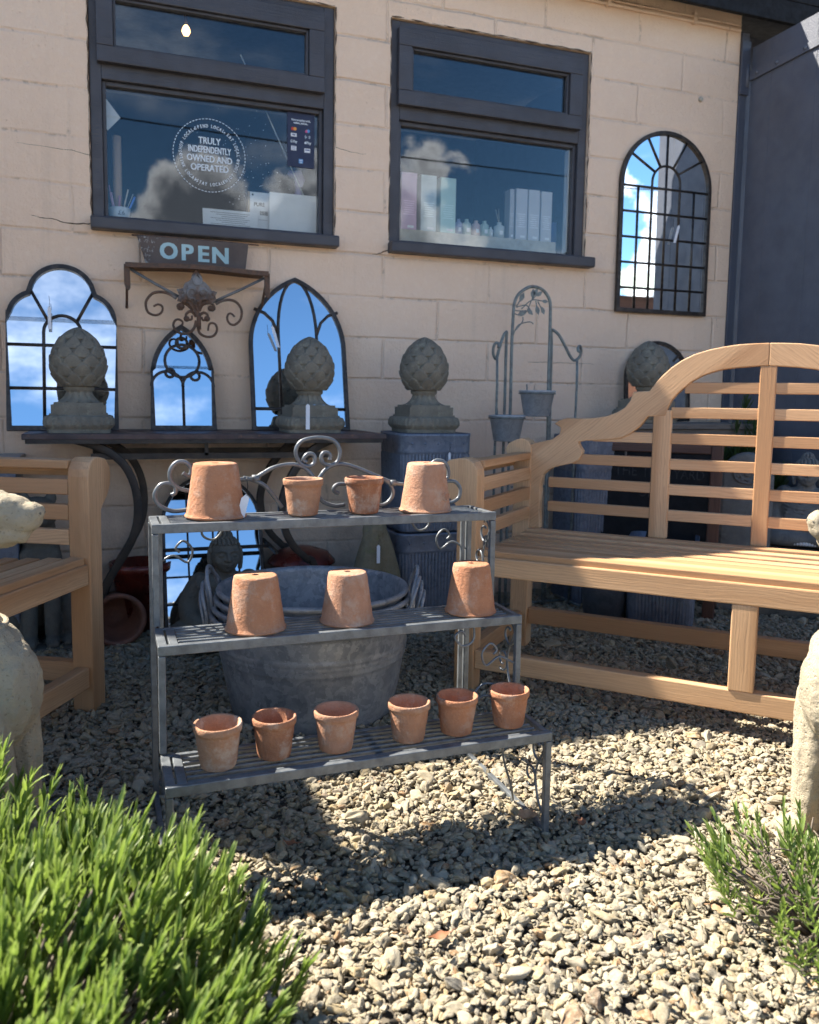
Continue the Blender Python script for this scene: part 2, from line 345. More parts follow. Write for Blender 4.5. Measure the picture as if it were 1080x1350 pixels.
# timber
def timber(name, a, bcol, line, rough=.48):
    m, nt, b, o = newmat(name); g = G(nt); gr = g.at('gr').outputs['Vector']
    w = g.n('ShaderNodeVectorMath', operation='MULTIPLY_ADD'); g.l(g.noise(g.map(gr, (1.2, 5, 5)), 2.2, 3, .5, 'Color'), w.inputs[0]); w.inputs[1].default_value = (0, .05, .05); g.l(gr, w.inputs[2])
    rings = g.n('ShaderNodeTexWave', wave_type='BANDS', bands_direction='Y'); g.l(g.map(w.outputs[0], (.35, 1, .8)), rings.inputs[0]); rings.inputs['Scale'].default_value = 38; rings.inputs['Distortion'].default_value = 6; rings.inputs['Detail'].default_value = 4; rings.inputs['Detail Scale'].default_value = .6
    streak = g.noise(g.map(w.outputs[0], (2.2, 230, 230)), 1.2, 6, .65); tone = g.noise(g.map(gr, (.4, 6, 6)), 1.0, 3)
    cc = g.mix(g.ramp(tone, .42, .58), a, bcol); cc = g.mix(g.ramp(rings.outputs['Fac'], .45, .95, 0, .2), cc, line); kn = g.ramp(g.vor(g.map(gr, (2.2, 9, 9)), 1.0), .02, .07, .55, 0); cc = g.mix(kn, cc, tuple(x * .5 for x in line)); cc = g.mix(g.ramp(streak, .47, .72, 0, .5), cc, line)
    g.l(cc, b.inputs['Base Color']); g.l(g.ramp(streak, .3, .7, rough - .06, rough + .14), b.inputs['Roughness'])
    g.l(g.bump(g.math('ADD', streak, g.math('MULTIPLY', rings.outputs['Fac'], .1)), .0006), b.inputs['Normal']); return m
M['teak'] = timber('new_teak', (.595, .365, .195), (.43, .235, .11), (.32, .18, .088)); M['board'] = timber('weathered_grey_board', (.22, .19, .16), (.15, .128, .11), (.07, .06, .05), .75)
M['oakdark'] = timber('dark_stained_timber', (.13, .055, .03), (.09, .038, .022), (.035, .015, .01), .55)
# stone
def stone(name, c, c2, dark, lich=(.42, .41, .30), amt=.4, sc=1.0, bmp=.004):
    m, nt, b, o = newmat(name); g = G(nt); co = g.co(); geo = g.n('ShaderNodeNewGeometry')
    cc = g.mix(g.ramp(g.noise(co, 11 * sc, 7, .7), .3, .7), c, c2); cc = g.mix(g.math('MULTIPLY', g.ramp(g.noise(co, 30 * sc, 7, .75), .52, .7), amt), cc, lich)
    cc = g.mix(g.ramp(g.noise(co, 6 * sc, 8, .75, dist=.6), .54, .72, 0, .75), cc, dark); cc = g.mix(g.ramp(g.noise(co, 190 * sc, 4), .6, .75, 0, .6), cc, dark)
    g.l(cc, b.inputs['Base Color']); b.inputs['Roughness'].default_value = .92; b.inputs['Specular IOR Level'].default_value = .2
    hh = g.math('ADD', g.noise(co, 90 * sc, 8, .75), g.math('MULTIPLY', g.ramp(g.vor(co, 120 * sc), 0, .3), .35)); hh = g.math('ADD', hh, g.math('MULTIPLY', g.noise(co, 20 * sc, 4), .6))
    g.l(g.bump(hh, bmp), b.inputs['Normal']); return m
M['castle'] = stone('lichened_cast_stone', (.24, .218, .172), (.16, .146, .118), (.05, .046, .035)); M['pale'] = stone('pale_cast_stone', (.50, .42, .30), (.36, .31, .225), (.12, .11, .07), (.40, .40, .31), .75, .7, .008)
M['darkstone'] = stone('dark_statue_stone', (.17, .155, .125), (.12, .11, .09), (.05, .045, .04), (.22, .2, .16), .3); M['greystone'] = stone('grey_statue_stone', (.22, .215, .20), (.155, .15, .145), (.05, .05, .048), (.3, .3, .27), .35)
M['moss'] = stone('mossy_stone', (.26, .215, .14), (.18, .15, .095), (.05, .05, .022), (.18, .2, .08), .5)
M['white'] = simple('white_card', (.74, .76, .78), .6, var=.03); M['cream'] = simple('cream_stone_sill', (.50, .46, .38), .8, bumpy=.002)
M['tag'] = simple('price_tag_card', (.78, .80, .84), .55, var=.03)
M['ink'] = simple('dark_ink', (.05, .055, .07), .7); M['sticker'] = simple('white_vinyl', (.72, .78, .82), .5, var=.03)
M['openpaint'] = simple('pale_aqua_paint', (.40, .58, .60), .6, 0, .001, 60, c2=(.33, .5, .52))
m, nt, b, o = newmat('worn_brown_sign_paint'); g = G(nt); co = g.co()
sxs = g.n('ShaderNodeSeparateXYZ'); g.l(co, sxs.inputs[0]); edge = g.ramp(sxs.outputs[0], -.08, -.19, 0, .13)
chip = g.ramp(g.math('ADD', g.noise(co, 70, 7, .75), edge), .66, .71); cc = g.mix(g.ramp(g.noise(co, 12, 5), .35, .7), (.115, .085, .07), (.085, .062, .052)); cc = g.mix(chip, cc, (.42, .40, .37))
g.l(cc, b.inputs['Base Color']); b.inputs['Roughness'].default_value = .7; g.l(g.bump(g.math('SUBTRACT', g.noise(co, 60, 5), chip), .0012), b.inputs['Normal']); M['sign'] = m
# foliage
def leafmat(name, a, b_, tip, trans=.35):
    m, nt, b, o = newmat(name); g = G(nt); t = g.at('lv').outputs['Fac']
    cc = g.mix(t, a, b_); cc = g.mix(g.ramp(g.at('lt').outputs['Fac'], .55, 1.0, 0, .7), cc, tip); g.l(cc, b.inputs['Base Color']); b.inputs['Roughness'].default_value = .38; b.inputs['Specular IOR Level'].default_value = .5
    tr = g.n('ShaderNodeBsdfTranslucent'); g.l(g.mix(.5, cc, (.30, .42, .05)), tr.inputs[0]); mx = g.n('ShaderNodeMixShader'); mx.inputs[0].default_value = trans
    g.l(b.outputs[0], mx.inputs[1]); g.l(tr.outputs[0], mx.inputs[2]); g.l(mx.outputs[0], o.inputs[0]); return m
M['lav'] = leafmat('lavender_leaf', (.07, .135, .035), (.24, .325, .075), (.36, .42, .17), .42); M['shrub'] = leafmat('dark_narrow_leaf', (.03, .055, .02), (.05, .085, .03), (.07, .11, .04), .25)
M['twig'] = simple('grey_twig', (.16, .13, .10), .9, 0, .001, 120); M['dead'] = simple('fallen_leaf_brown', (.33, .13, .06), .6, c2=(.22, .10, .05), vscale=60)
M['deadpale'] = simple('fallen_leaf_buff', (.50, .33, .19), .6, c2=(.38, .22, .12), vscale=60)
T = {
 'scroll': {"crown":[[0.334,0.71],[0.326,0.715],[0.334,0.727],[0.346,0.728],[0.352,0.719],[0.349,0.706],[0.336,0.701],[0.32,0.708],[0.31,0.726],[0.312,0.744],[0.326,0.758],[0.358,0.764],[0.388,0.76],[0.404,0.747],[0.409,0.728],[0.403,0.71],[0.388,0.703],[0.372,0.707],[0.366,0.719],[0.371,0.73],[0.382,0.73],[0.387,0.722],[0.385,0.714]],"wingL":[[0.186,0.675],[0.22,0.678],[0.257,0.698],[0.295,0.706],[0.32,0.702],[0.339,0.689],[0.351,0.671],[0.356,0.659],[0.361,0.636],[0.372,0.621],[0.398,0.612],[0.421,0.614]],"wingR":[[0.352,0.646],[0.357,0.665],[0.372,0.689],[0.391,0.702],[0.417,0.705],[0.451,0.695],[0.492,0.678],[0.533,0.661],[0.561,0.656]],"lowL":[[0.195,0.678],[0.214,0.674],[0.244,0.658],[0.279,0.612]],"curlM":[[0.424,0.66],[0.405,0.66],[0.395,0.652],[0.398,0.643],[0.407,0.64]],"curlR":[[0.509,0.67],[0.526,0.658],[0.535,0.637],[0.525,0.618],[0.508,0.61],[0.492,0.615],[0.491,0.626],[0.5,0.628]],"endLa":[[0.071,0.691],[0.083,0.684],[0.088,0.698],[0.077,0.713],[0.059,0.713],[0.046,0.697],[0.047,0.675],[0.065,0.658],[0.091,0.652]],"endLb":[[0.047,0.645],[0.055,0.65],[0.055,0.663],[0.042,0.67],[0.025,0.666],[0.014,0.646],[0.023,0.625],[0.049,0.612],[0.083,0.614]],"endRa":[[0.626,0.7],[0.639,0.71],[0.658,0.707],[0.67,0.692],[0.671,0.672],[0.662,0.665]],"endRb":[[0.665,0.661],[0.688,0.66],[0.702,0.644],[0.699,0.622],[0.68,0.611],[0.666,0.612]]},
 'outer': [[0.068,0.715],[0.095,0.721],[0.132,0.73],[0.158,0.75],[0.16,0.77],[0.137,0.783],[0.156,0.795],[0.182,0.803],[0.211,0.802],[0.245,0.803],[0.279,0.806],[0.312,0.812],[0.345,0.825],[0.368,0.84],[0.384,0.862],[0.394,0.891],[0.444,0.894],[0.459,0.916],[0.479,0.94],[0.509,0.969],[0.538,0.99],[0.573,1.008],[0.617,1.022],[0.661,1.031],[0.705,1.037],[0.748,1.039],[0.785,1.04]],
 'inner': [[0.097,0.433],[0.095,0.491],[0.095,0.568],[0.103,0.607],[0.118,0.624],[0.138,0.635],[0.182,0.647],[0.207,0.653],[0.225,0.664],[0.234,0.681],[0.236,0.695],[0.224,0.712],[0.22,0.724],[0.248,0.729],[0.282,0.731],[0.326,0.736],[0.359,0.741],[0.391,0.757],[0.417,0.779],[0.442,0.813]],
 'archin': [[0.497,0.816],[0.504,0.844],[0.513,0.866],[0.529,0.886],[0.548,0.904],[0.572,0.925],[0.601,0.942],[0.631,0.953],[0.66,0.961],[0.699,0.966],[0.737,0.969],[0.767,0.971]],
 'trellis': {"arch":[[0.087,0.694],[0.083,0.869],[0.082,1.078],[0.081,1.208],[0.078,1.249],[0.065,1.276],[0.041,1.298],[0.011,1.307],[-0.018,1.305],[-0.046,1.29],[-0.069,1.269],[-0.082,1.24],[-0.086,1.2],[-0.089,1.098],[-0.089,0.969],[-0.088,0.788]],"hookL":[[-0.108,0.788],[-0.108,1.071],[-0.107,1.12],[-0.114,1.122],[-0.127,1.106],[-0.145,1.06],[-0.158,1.021],[-0.168,1.018],[-0.179,1.038],[-0.179,1.064],[-0.172,1.077],[-0.164,1.072],[-0.166,1.057]],"poleL":[[-0.167,1.018],[-0.164,0.916],[-0.166,0.736],[-0.167,0.637]],"hookR":[[0.102,0.694],[0.099,0.922],[0.098,1.079],[0.095,1.136],[0.103,1.139],[0.125,1.121],[0.15,1.081],[0.177,1.034],[0.195,1.02],[0.213,1.035],[0.217,1.059],[0.208,1.077],[0.196,1.072],[0.194,1.058],[0.201,1.053]],"poleR":[[0.195,1.02],[0.198,0.924],[0.196,0.79]],"b1":[[-0.086,1.103],[-0.078,1.129],[-0.059,1.155],[-0.013,1.168],[0.005,1.16]],"b2":[[-0.078,1.129],[-0.045,1.166],[-0.043,1.186]],"b3":[[-0.086,1.199],[-0.049,1.191],[-0.026,1.21],[-0.007,1.254]],"b4":[[-0.073,1.223],[-0.033,1.233],[-0.015,1.221],[-0.003,1.201]],"b5":[[-0.073,1.226],[-0.048,1.267]],"b6":[[-0.05,1.217],[-0.007,1.254],[0.037,1.254],[0.066,1.253]],"b7":[[-0.004,1.255],[0.0,1.291]],"b8":[[-0.004,1.255],[0.013,1.273],[0.035,1.29]],"b9":[[0.013,1.253],[0.022,1.21]],"b10":[[0.022,1.251],[0.047,1.211]],"b11":[[-0.084,1.21],[-0.055,1.209],[-0.029,1.212]]},
 'leaves': [[[-0.059,1.244],[-0.041,1.283]],[[-0.002,1.26],[-0.0,1.3]],[[0.001,1.27],[0.02,1.302]],[[0.013,1.271],[0.041,1.29]],[[0.04,1.254],[0.069,1.251]],[[0.017,1.235],[0.027,1.197]],[[0.04,1.231],[0.053,1.2]],[[-0.026,1.22],[0.001,1.196]],[[-0.066,1.194],[-0.029,1.21]],[[-0.062,1.15],[-0.053,1.158]]],
 'bracket': {"curlL":[[-0.076,1.196],[-0.1,1.21],[-0.127,1.216],[-0.157,1.21],[-0.177,1.188],[-0.182,1.168],[-0.175,1.144],[-0.155,1.134],[-0.135,1.139],[-0.125,1.153],[-0.127,1.167],[-0.141,1.172],[-0.156,1.164]],"curlR":[[0.061,1.184],[0.082,1.196],[0.114,1.201],[0.139,1.19],[0.153,1.164],[0.148,1.132],[0.128,1.113],[0.11,1.116],[0.101,1.133],[0.105,1.149],[0.116,1.152],[0.128,1.141]],"strR":[[0.061,1.184],[0.104,1.207],[0.172,1.264]],"strL":[[-0.224,1.311],[-0.186,1.263],[-0.126,1.229],[-0.076,1.201]],"cdR":[[-0.009,1.121],[-0.004,1.1],[0.004,1.076],[0.029,1.065],[0.053,1.071],[0.064,1.092],[0.059,1.11],[0.047,1.115],[0.036,1.109],[0.032,1.087]],"cdL":[[-0.009,1.121],[-0.016,1.096],[-0.03,1.08],[-0.054,1.072],[-0.078,1.081],[-0.089,1.1],[-0.084,1.117],[-0.071,1.123],[-0.057,1.115],[-0.059,1.101]],"mL":[[-0.019,1.155],[-0.039,1.175],[-0.056,1.179],[-0.072,1.173],[-0.07,1.16],[-0.058,1.16],[-0.06,1.169]],"mR":[[0.002,1.156],[0.013,1.178],[0.037,1.186],[0.051,1.18],[0.056,1.166],[0.047,1.16],[0.042,1.167]],"m2L":[[-0.009,1.135],[-0.026,1.153],[-0.043,1.144],[-0.043,1.126],[-0.026,1.125],[-0.024,1.138]],"m2R":[[-0.004,1.135],[0.016,1.15],[0.03,1.144],[0.029,1.13],[0.015,1.124],[0.01,1.136]]},
 'fleur': [[-0.009,1.3],[-0.021,1.285],[-0.028,1.262],[-0.048,1.251],[-0.055,1.233],[-0.076,1.228],[-0.069,1.212],[-0.075,1.187],[-0.053,1.183],[-0.036,1.179],[-0.017,1.155],[-0.009,1.135],[-0.002,1.135],[0.004,1.163],[0.013,1.181],[0.044,1.186],[0.061,1.194],[0.058,1.212],[0.065,1.226],[0.048,1.225],[0.037,1.242],[0.024,1.255],[0.013,1.262],[0.01,1.279]],
 'legL': [[-0.125,0.696],[-0.059,0.685],[-0.012,0.662],[0.032,0.62],[0.06,0.563],[0.072,0.5],[0.071,0.436],[0.057,0.379],[0.029,0.323],[-0.005,0.267],[-0.038,0.208],[-0.06,0.161],[-0.071,0.127]],
 'legR': [[0.748,0.701],[0.677,0.671],[0.633,0.63],[0.599,0.583],[0.573,0.528],[0.56,0.473],[0.562,0.421],[0.575,0.368],[0.603,0.319],[0.647,0.273],[0.678,0.24]]}
# ------------------------------------------------------------------ ground and gravel
m, nt, b, o = newmat('gravel_bed'); g = G(nt); co = g.co()
cl = g.vor(co, 62, out='Color'); sc_ = g.n('ShaderNodeSeparateColor'); g.l(cl, sc_.inputs[0]); ds = g.vor(co, 62)
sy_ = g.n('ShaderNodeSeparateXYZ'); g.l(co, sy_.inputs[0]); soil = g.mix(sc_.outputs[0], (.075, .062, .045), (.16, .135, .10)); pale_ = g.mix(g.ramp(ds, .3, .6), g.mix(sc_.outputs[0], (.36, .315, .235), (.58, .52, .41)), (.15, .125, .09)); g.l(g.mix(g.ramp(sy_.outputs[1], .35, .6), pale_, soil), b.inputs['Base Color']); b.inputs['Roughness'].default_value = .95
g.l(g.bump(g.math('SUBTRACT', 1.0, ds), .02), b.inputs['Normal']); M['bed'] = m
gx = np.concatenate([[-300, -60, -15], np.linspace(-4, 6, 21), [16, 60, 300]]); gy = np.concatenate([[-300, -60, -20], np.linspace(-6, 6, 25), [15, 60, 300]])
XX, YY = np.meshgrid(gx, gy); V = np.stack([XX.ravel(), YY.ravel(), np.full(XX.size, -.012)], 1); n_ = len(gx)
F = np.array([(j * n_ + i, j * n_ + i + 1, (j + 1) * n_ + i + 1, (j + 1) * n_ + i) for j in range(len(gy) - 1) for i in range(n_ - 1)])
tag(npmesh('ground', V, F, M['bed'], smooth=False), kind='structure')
# pebbles: each point of the mesh becomes one stone
def pebble_points():
    P = []; S = []; Ro = []
    def layer(n, x0, x1, y0, y1, zlo, zhi, s0, s1):
        p = np.stack([rng.uniform(x0, x1, n), rng.uniform(y0, y1, n), rng.uniform(zlo, zhi, n)], 1)
        ang = np.arctan2(p[:, 0], p[:, 1]); keep = (ang > -.62) & (ang < 1.0) & (p[:, 1] > .55)
        p = p[keep]; k = len(p); a = np.exp(rng.normal(0, .33, k)) * rng.uniform(s0, s1, k)
        P.append(p); S.append(np.stack([a * rng.uniform(.95, 1.5, k), a * rng.uniform(.7, 1.0, k), a * rng.uniform(.38, .68, k)], 1))
        Ro.append(np.stack([rng.normal(0, .38, k), rng.normal(0, .38, k), rng.uniform(0, 6.283, k)], 1))
    layer(95000, -1.3, 3.3, .5, 3.25, -.012, -.003, .0046, .0070)
    layer(54000, -1.3, 3.3, .5, 3.25, -.003, .003, .0040, .0068)
    layer(5000, -1.3, 3.3, .5, 3.25, .0, .004, .0066, .0098)
    layer(26000, -1.3, 3.3, .5, 3.25, -.002, .004, .0018, .0036)
    return np.concatenate(P), np.concatenate(S), np.concatenate(Ro)
P, S, Ro = pebble_points()
m, nt, b, o = newmat('limestone_pebble'); g = G(nt); oi = g.n('ShaderNodeObjectInfo'); co = g.co()
va = g.n('ShaderNodeVectorMath', operation='MULTIPLY_ADD'); g.l(oi.outputs['Random'], va.inputs[0]); va.inputs[1].default_value = (31, 17, 23); g.l(co, va.inputs[2]); co = va.outputs[0]
rp = g.n('ShaderNodeValToRGB'); g.l(oi.outputs['Random'], rp.inputs[0]); e = rp.color_ramp.elements
K_ = .585
pal = [(0, (.40, .355, .27)), (.16, (.55, .49, .38)), (.3, (.47, .42, .34)), (.42, (.60, .54, .43)), (.55, (.50, .41, .26)), (.64, (.42, .39, .34)), (.76, (.64, .59, .49)), (.87, (.56, .45, .27)), (.93, (.44, .27, .15)), (.96, (.33, .31, .285)), (1, (.54, .47, .35))]
e[0].position = 0; pal = [(a, (c[0] * K_ * 1.04, c[1] * K_ * .99, c[2] * K_ * .885)) for a, c in pal]; e[0].color = (*pal[0][1], 1); e[1].position = 1; e[1].color = (*pal[-1][1], 1)
for p_, c_ in pal[1:-1]: x = e.new(p_); x.color = (*c_, 1)
cc = g.mix(g.ramp(g.noise(co, 1.6, 5, .7), .4, .7, 0, .55), rp.outputs[0], (.45, .41, .32)); cc = g.mix(g.ramp(g.noise(co, 3.8, 5, .75), .6, .74, 0, .65), cc, (.19, .155, .105))
g.l(cc, b.inputs['Base Color']); b.inputs['Roughness'].default_value = .93; b.inputs['Specular IOR Level'].default_value = .2
g.l(g.bump(g.math('ADD', g.noise(co, 3.6, 6, .7), g.math('MULTIPLY', g.ramp(g.vor(co, 5), 0, .3), .3)), .0014), b.inputs['Normal']); M['pebble'] = m
me = bpy.data.meshes.new('gravel'); me.vertices.add(len(P)); me.vertices.foreach_set('co', P.astype(np.float32).ravel())
for nme, arr in (('scl', S), ('rot', Ro)):
    a = me.attributes.new(nme, 'FLOAT_VECTOR', 'POINT'); a.data.foreach_set('vector', arr.astype(np.float32).ravel())
a = me.attributes.new('pick', 'INT', 'POINT'); a.data.foreach_set('value', rng.integers(0, 18, len(P)).astype(np.int32)); me.materials.append(M['pebble'])
gravel = bpy.data.objects.new('gravel', me); col.objects.link(gravel); tag(gravel, kind='stuff'); gravel['label'] = 'pale limestone gravel covering the yard'
ng = bpy.data.node_groups.new('pebbles', 'GeometryNodeTree'); ng.interface.new_socket('Geometry', in_out='INPUT', socket_type='NodeSocketGeometry'); ng.interface.new_socket('Geometry', in_out='OUTPUT', socket_type='NodeSocketGeometry')
gi = ng.nodes.new('NodeGroupInput'); go = ng.nodes.new('NodeGroupOutput'); jn = ng.nodes.new('GeometryNodeJoinGeometry'); L = ng.links.new
for k in range(18):
    ic = ng.nodes.new('GeometryNodeMeshIcoSphere'); ic.inputs['Radius'].default_value = 1; ic.inputs['Subdivisions'].default_value = 4 if k % 3 else 3
    ps = ng.nodes.new('GeometryNodeInputPosition'); nz = ng.nodes.new('ShaderNodeTexNoise'); nz.noise_dimensions = '4D'
    nz.inputs['W'].default_value = k * 3.7; nz.inputs['Scale'].default_value = .55 + .05 * (k % 5); nz.inputs['Detail'].default_value = 1.6; nz.inputs['Roughness'].default_value = .42
    L(ps.outputs[0], nz.inputs['Vector'])
    sb = ng.nodes.new('ShaderNodeVectorMath'); sb.operation = 'SUBTRACT'; L(nz.outputs['Color'], sb.inputs[0]); sb.inputs[1].default_value = (.5, .5, .5)
    ml = ng.nodes.new('ShaderNodeVectorMath'); ml.operation = 'SCALE'; L(sb.outputs[0], ml.inputs[0]); ml.inputs['Scale'].default_value = 2.1 + .12 * (k % 7)
    sp = ng.nodes.new('GeometryNodeSetPosition'); L(ic.outputs['Mesh'], sp.inputs['Geometry']); L(ml.outputs[0], sp.inputs['Offset'])
    sm = ng.nodes.new('GeometryNodeSetShadeSmooth'); L(sp.outputs[0], sm.inputs[0]); st = ng.nodes.new('GeometryNodeSetMaterial'); L(sm.outputs[0], st.inputs[0]); st.inputs['Material'].default_value = M['pebble']
    gti = ng.nodes.new('GeometryNodeGeometryToInstance'); L(st.outputs[0], gti.inputs[0]); L(gti.outputs[0], jn.inputs[0])
iop = ng.nodes.new('GeometryNodeInstanceOnPoints'); L(gi.outputs[0], iop.inputs['Points']); L(jn.outputs[0], iop.inputs['Instance']); iop.inputs['Pick Instance'].default_value = True
def nattr(name, t):
    n = ng.nodes.new('GeometryNodeInputNamedAttribute'); n.data_type = t; n.inputs[0].default_value = name; return n.outputs[0]
L(nattr('pick', 'INT'), iop.inputs['Instance Index']); L(nattr('rot', 'FLOAT_VECTOR'), iop.inputs['Rotation']); L(nattr('scl', 'FLOAT_VECTOR'), iop.inputs['Scale'])
L(iop.outputs[0], go.inputs[0]); md = gravel.modifiers.new('pebbles', 'NODES'); md.node_group = ng

# ------------------------------------------------------------------ the shop
shop = thing('shop_building', 'cream painted block built shop with two charcoal framed windows', 'shop', (1.0, 3.4, 0))
ox, oy = -1.0, -3.4
W0, W1 = 3.25, 3.42
Z0, Z1 = 1.447, 2.352
wins = [(-.055, .842), (1.07, 1.98)]
w = MB()
def wb(x0, x1, z0, z1): w.box(((x0 + x1) / 2 + ox, (W0 + W1) / 2 + oy, (z0 + z1) / 2), (x1 - x0, W1 - W0, z1 - z0))
def grid_panel(mb, x0, x1, z0, z1):
    """front face laid out as a fine grid so the masonry can be uneven"""
    nx = max(2, int((x1 - x0) / .03)); nz_ = max(2, int((z1 - z0) / .03)); vs = []
    for j in range(nz_ + 1):
        for i in range(nx + 1):
            x = x0 + (x1 - x0) * i / nx; z = z0 + (z1 - z0) * j / nz_; e_ = min(i, j, nx - i, nz_ - j) > 0
            d = (mnoise.noise((x * 4, z * 7, 1)) * .0035 + mnoise.noise((x * 1.2, z * 1.5, 5)) * .005) if e_ else 0
            vs.append((x + ox, W0 + oy - .001 + d, z))
    mb.add(vs, [(j * (nx + 1) + i, j * (nx + 1) + i + 1, (j + 1) * (nx + 1) + i + 1, (j + 1) * (nx + 1) + i) for j in range(nz_) for i in range(nx)], True)
XL, XR = -2.2, 2.77
for (a_, b_, c_, d_) in [(XL, XR, -.05, Z0), (XL, XR, Z1, 2.66), (XL, wins[0][0], Z0, Z1), (wins[0][1], wins[1][0], Z0, Z1), (wins[1][1], XR, Z0, Z1)]:
    grid_panel(w, a_, b_, c_, d_)
def quad(p): w.add([(x + ox, y + oy, z) for x, y, z in p], [(0, 1, 2, 3)])
for x0, x1 in wins:   # reveals and the inner face of the openings
    quad([(x0, W0, Z0), (x0, W1, Z0), (x0, W1, Z1), (x0, W0, Z1)]); quad([(x1, W0, Z0), (x1, W0, Z1), (x1, W1, Z1), (x1, W1, Z0)])
    quad([(x0, W0, Z1), (x0, W1, Z1), (x1, W1, Z1), (x1, W0, Z1)]); quad([(x0, W0, Z0), (x1, W0, Z0), (x1, W1, Z0), (x0, W1, Z0)])
quad([(XR, W0, -.05), (XR, 7.5, -.05), (XR, 7.5, 2.66), (XR, W0, 2.66)]); quad([(XL, W0, -.05), (XL, W0, 2.66), (XL, 7.5, 2.66), (XL, 7.5, -.05)]); quad([(XL, 7.5, -.05), (XL, 7.5, 2.66), (XR, 7.5, 2.66), (XR, 7.5, -.05)])
w.build('wall', M['wall'], shop)
# the dim room behind the glass
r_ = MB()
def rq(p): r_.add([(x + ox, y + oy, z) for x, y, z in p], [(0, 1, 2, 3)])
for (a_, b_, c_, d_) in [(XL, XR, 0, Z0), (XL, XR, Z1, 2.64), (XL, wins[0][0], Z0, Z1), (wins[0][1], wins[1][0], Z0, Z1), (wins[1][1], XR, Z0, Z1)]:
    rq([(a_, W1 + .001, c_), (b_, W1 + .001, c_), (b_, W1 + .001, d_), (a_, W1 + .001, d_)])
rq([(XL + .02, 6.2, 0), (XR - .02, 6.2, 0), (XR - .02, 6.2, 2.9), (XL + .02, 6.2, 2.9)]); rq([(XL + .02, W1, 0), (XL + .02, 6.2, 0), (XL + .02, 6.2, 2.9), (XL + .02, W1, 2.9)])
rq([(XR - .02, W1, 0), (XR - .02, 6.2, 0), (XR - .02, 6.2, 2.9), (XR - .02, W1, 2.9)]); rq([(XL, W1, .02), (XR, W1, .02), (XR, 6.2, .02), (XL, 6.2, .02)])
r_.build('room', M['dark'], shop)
rf = MB()
rf.add([(x + ox, y + oy, z) for x, y, z in [(-2.5, 3.127, 2.632), (4.4, 3.127, 2.632), (4.4, 7.8, 3.25), (-2.5, 7.8, 3.25), (-2.5, 3.127, 2.662), (4.4, 3.127, 2.662), (4.4, 7.8, 3.28), (-2.5, 7.8, 3.28)]],
       [(3, 2, 1, 0), (4, 5, 6, 7), (0, 1, 5, 4), (1, 2, 6, 5), (2, 3, 7, 6), (3, 0, 4, 7)])
rf.build('roof', M['ceil'], shop)
MB().box((.95 + ox, 3.113 + oy, 2.612), (6.9, .024, .095)).build('fascia', M['black'], shop, .003)
MB().box((3.35 + ox, 3.113 + oy, 2.7305), (2.1, .024, .138)).build('bargeboard', M['black'], shop, .003)
MB().box((.95 + ox, 3.187 + oy, 2.640), (6.88, .118, .012)).build('soffit', M['black'], shop)
cd = MB()
for k, zc_ in enumerate((2.565, 2.583)):
    cd.tube([(x + ox, 3.24 + oy, zc_ + .004 * math.sin(x * 2.1 + k)) for x in np.linspace(.6, 2.76, 16)], .0075 - .0015 * k, 8)
for x in (1.1, 1.7, 2.05, 2.5): cd.box((x + ox, 3.238 + oy, 2.574), (.018, .02, .05))
cd.build('conduit', M['wall'], shop, .001)
fx = MB().tube([(2.56 + ox, 3.247 + oy, 2.235), (2.56 + ox, 3.236 + oy, 2.233)], [.012, .007], 7); fx.build('wall_plug', M['cream'], shop)
def crack(pts, r):
    mb = MB(); P_ = []
    for i, p in enumerate(smooth_path([(x, 0, z) for x, z in pts], 8)): P_.append((p.x + ox, W0 + oy - .0012, p.z + .004 * mnoise.noise((p.x * 30, p.z * 30, 3)) + .002 * mnoise.noise((p.x * 90, p.z * 90, 1))))
    n = len(P_); mb.tube(P_, [max(.0004, r * (1 - .75 * i / n) * (.6 + .8 * abs(mnoise.noise((i * .7, 2, 1))))) for i in range(n)], 6); mb.build('crack', M['dirt'], shop)
M['dirt'] = simple('dark_crack', (.11, .075, .05), .95)
crack([(-.058, 1.462), (-.12, 1.458), (-.2, 1.468), (-.26, 1.474)], .0036); crack([(1.066, 1.452), (1.03, 1.436), (1.0, 1.43)], .004); crack([(-.058, 1.70), (-.16, 1.712), (-.3, 1.716)], .0016)
crack([(.846, 1.83), (.9, 1.82), (.97, 1.818)], .0016); crack([(2.66, 1.70), (2.62, 1.695), (2.56, 1.70)], .002); crack([(1.66, 1.02), (1.9, 1.022), (2.05, 1.02)], .0016); crack([(2.70, 1.30), (2.72, 1.22), (2.70, 1.12), (2.735, 1.04)], .0014)
for xa, za, xb, zb_ in ((-.057, 2.35, -.057, 1.49), (.844, 2.35, .844, 1.49), (1.068, 2.35, 1.068, 1.49), (1.982, 2.35, 1.982, 1.49), (-.05, 2.3545, .84, 2.3545), (1.07, 2.3545, 1.98, 2.3545)):
    mb = MB(); n = 60; P_ = [(xa + (xb - xa) * i / n + ox + .003 * mnoise.noise((i * .5, xa, 1)), W0 + oy - .0005, za + (zb_ - za) * i / n + .003 * mnoise.noise((i * .5, za, 7))) for i in range(n + 1)]
    mb.tube(P_, [max(.0006, .0034 * (.5 + mnoise.noise((i * .33, xa * 3, 5)))) for i in range(n + 1)], 6); mb.build('frame_gap', M['dirt'], shop)
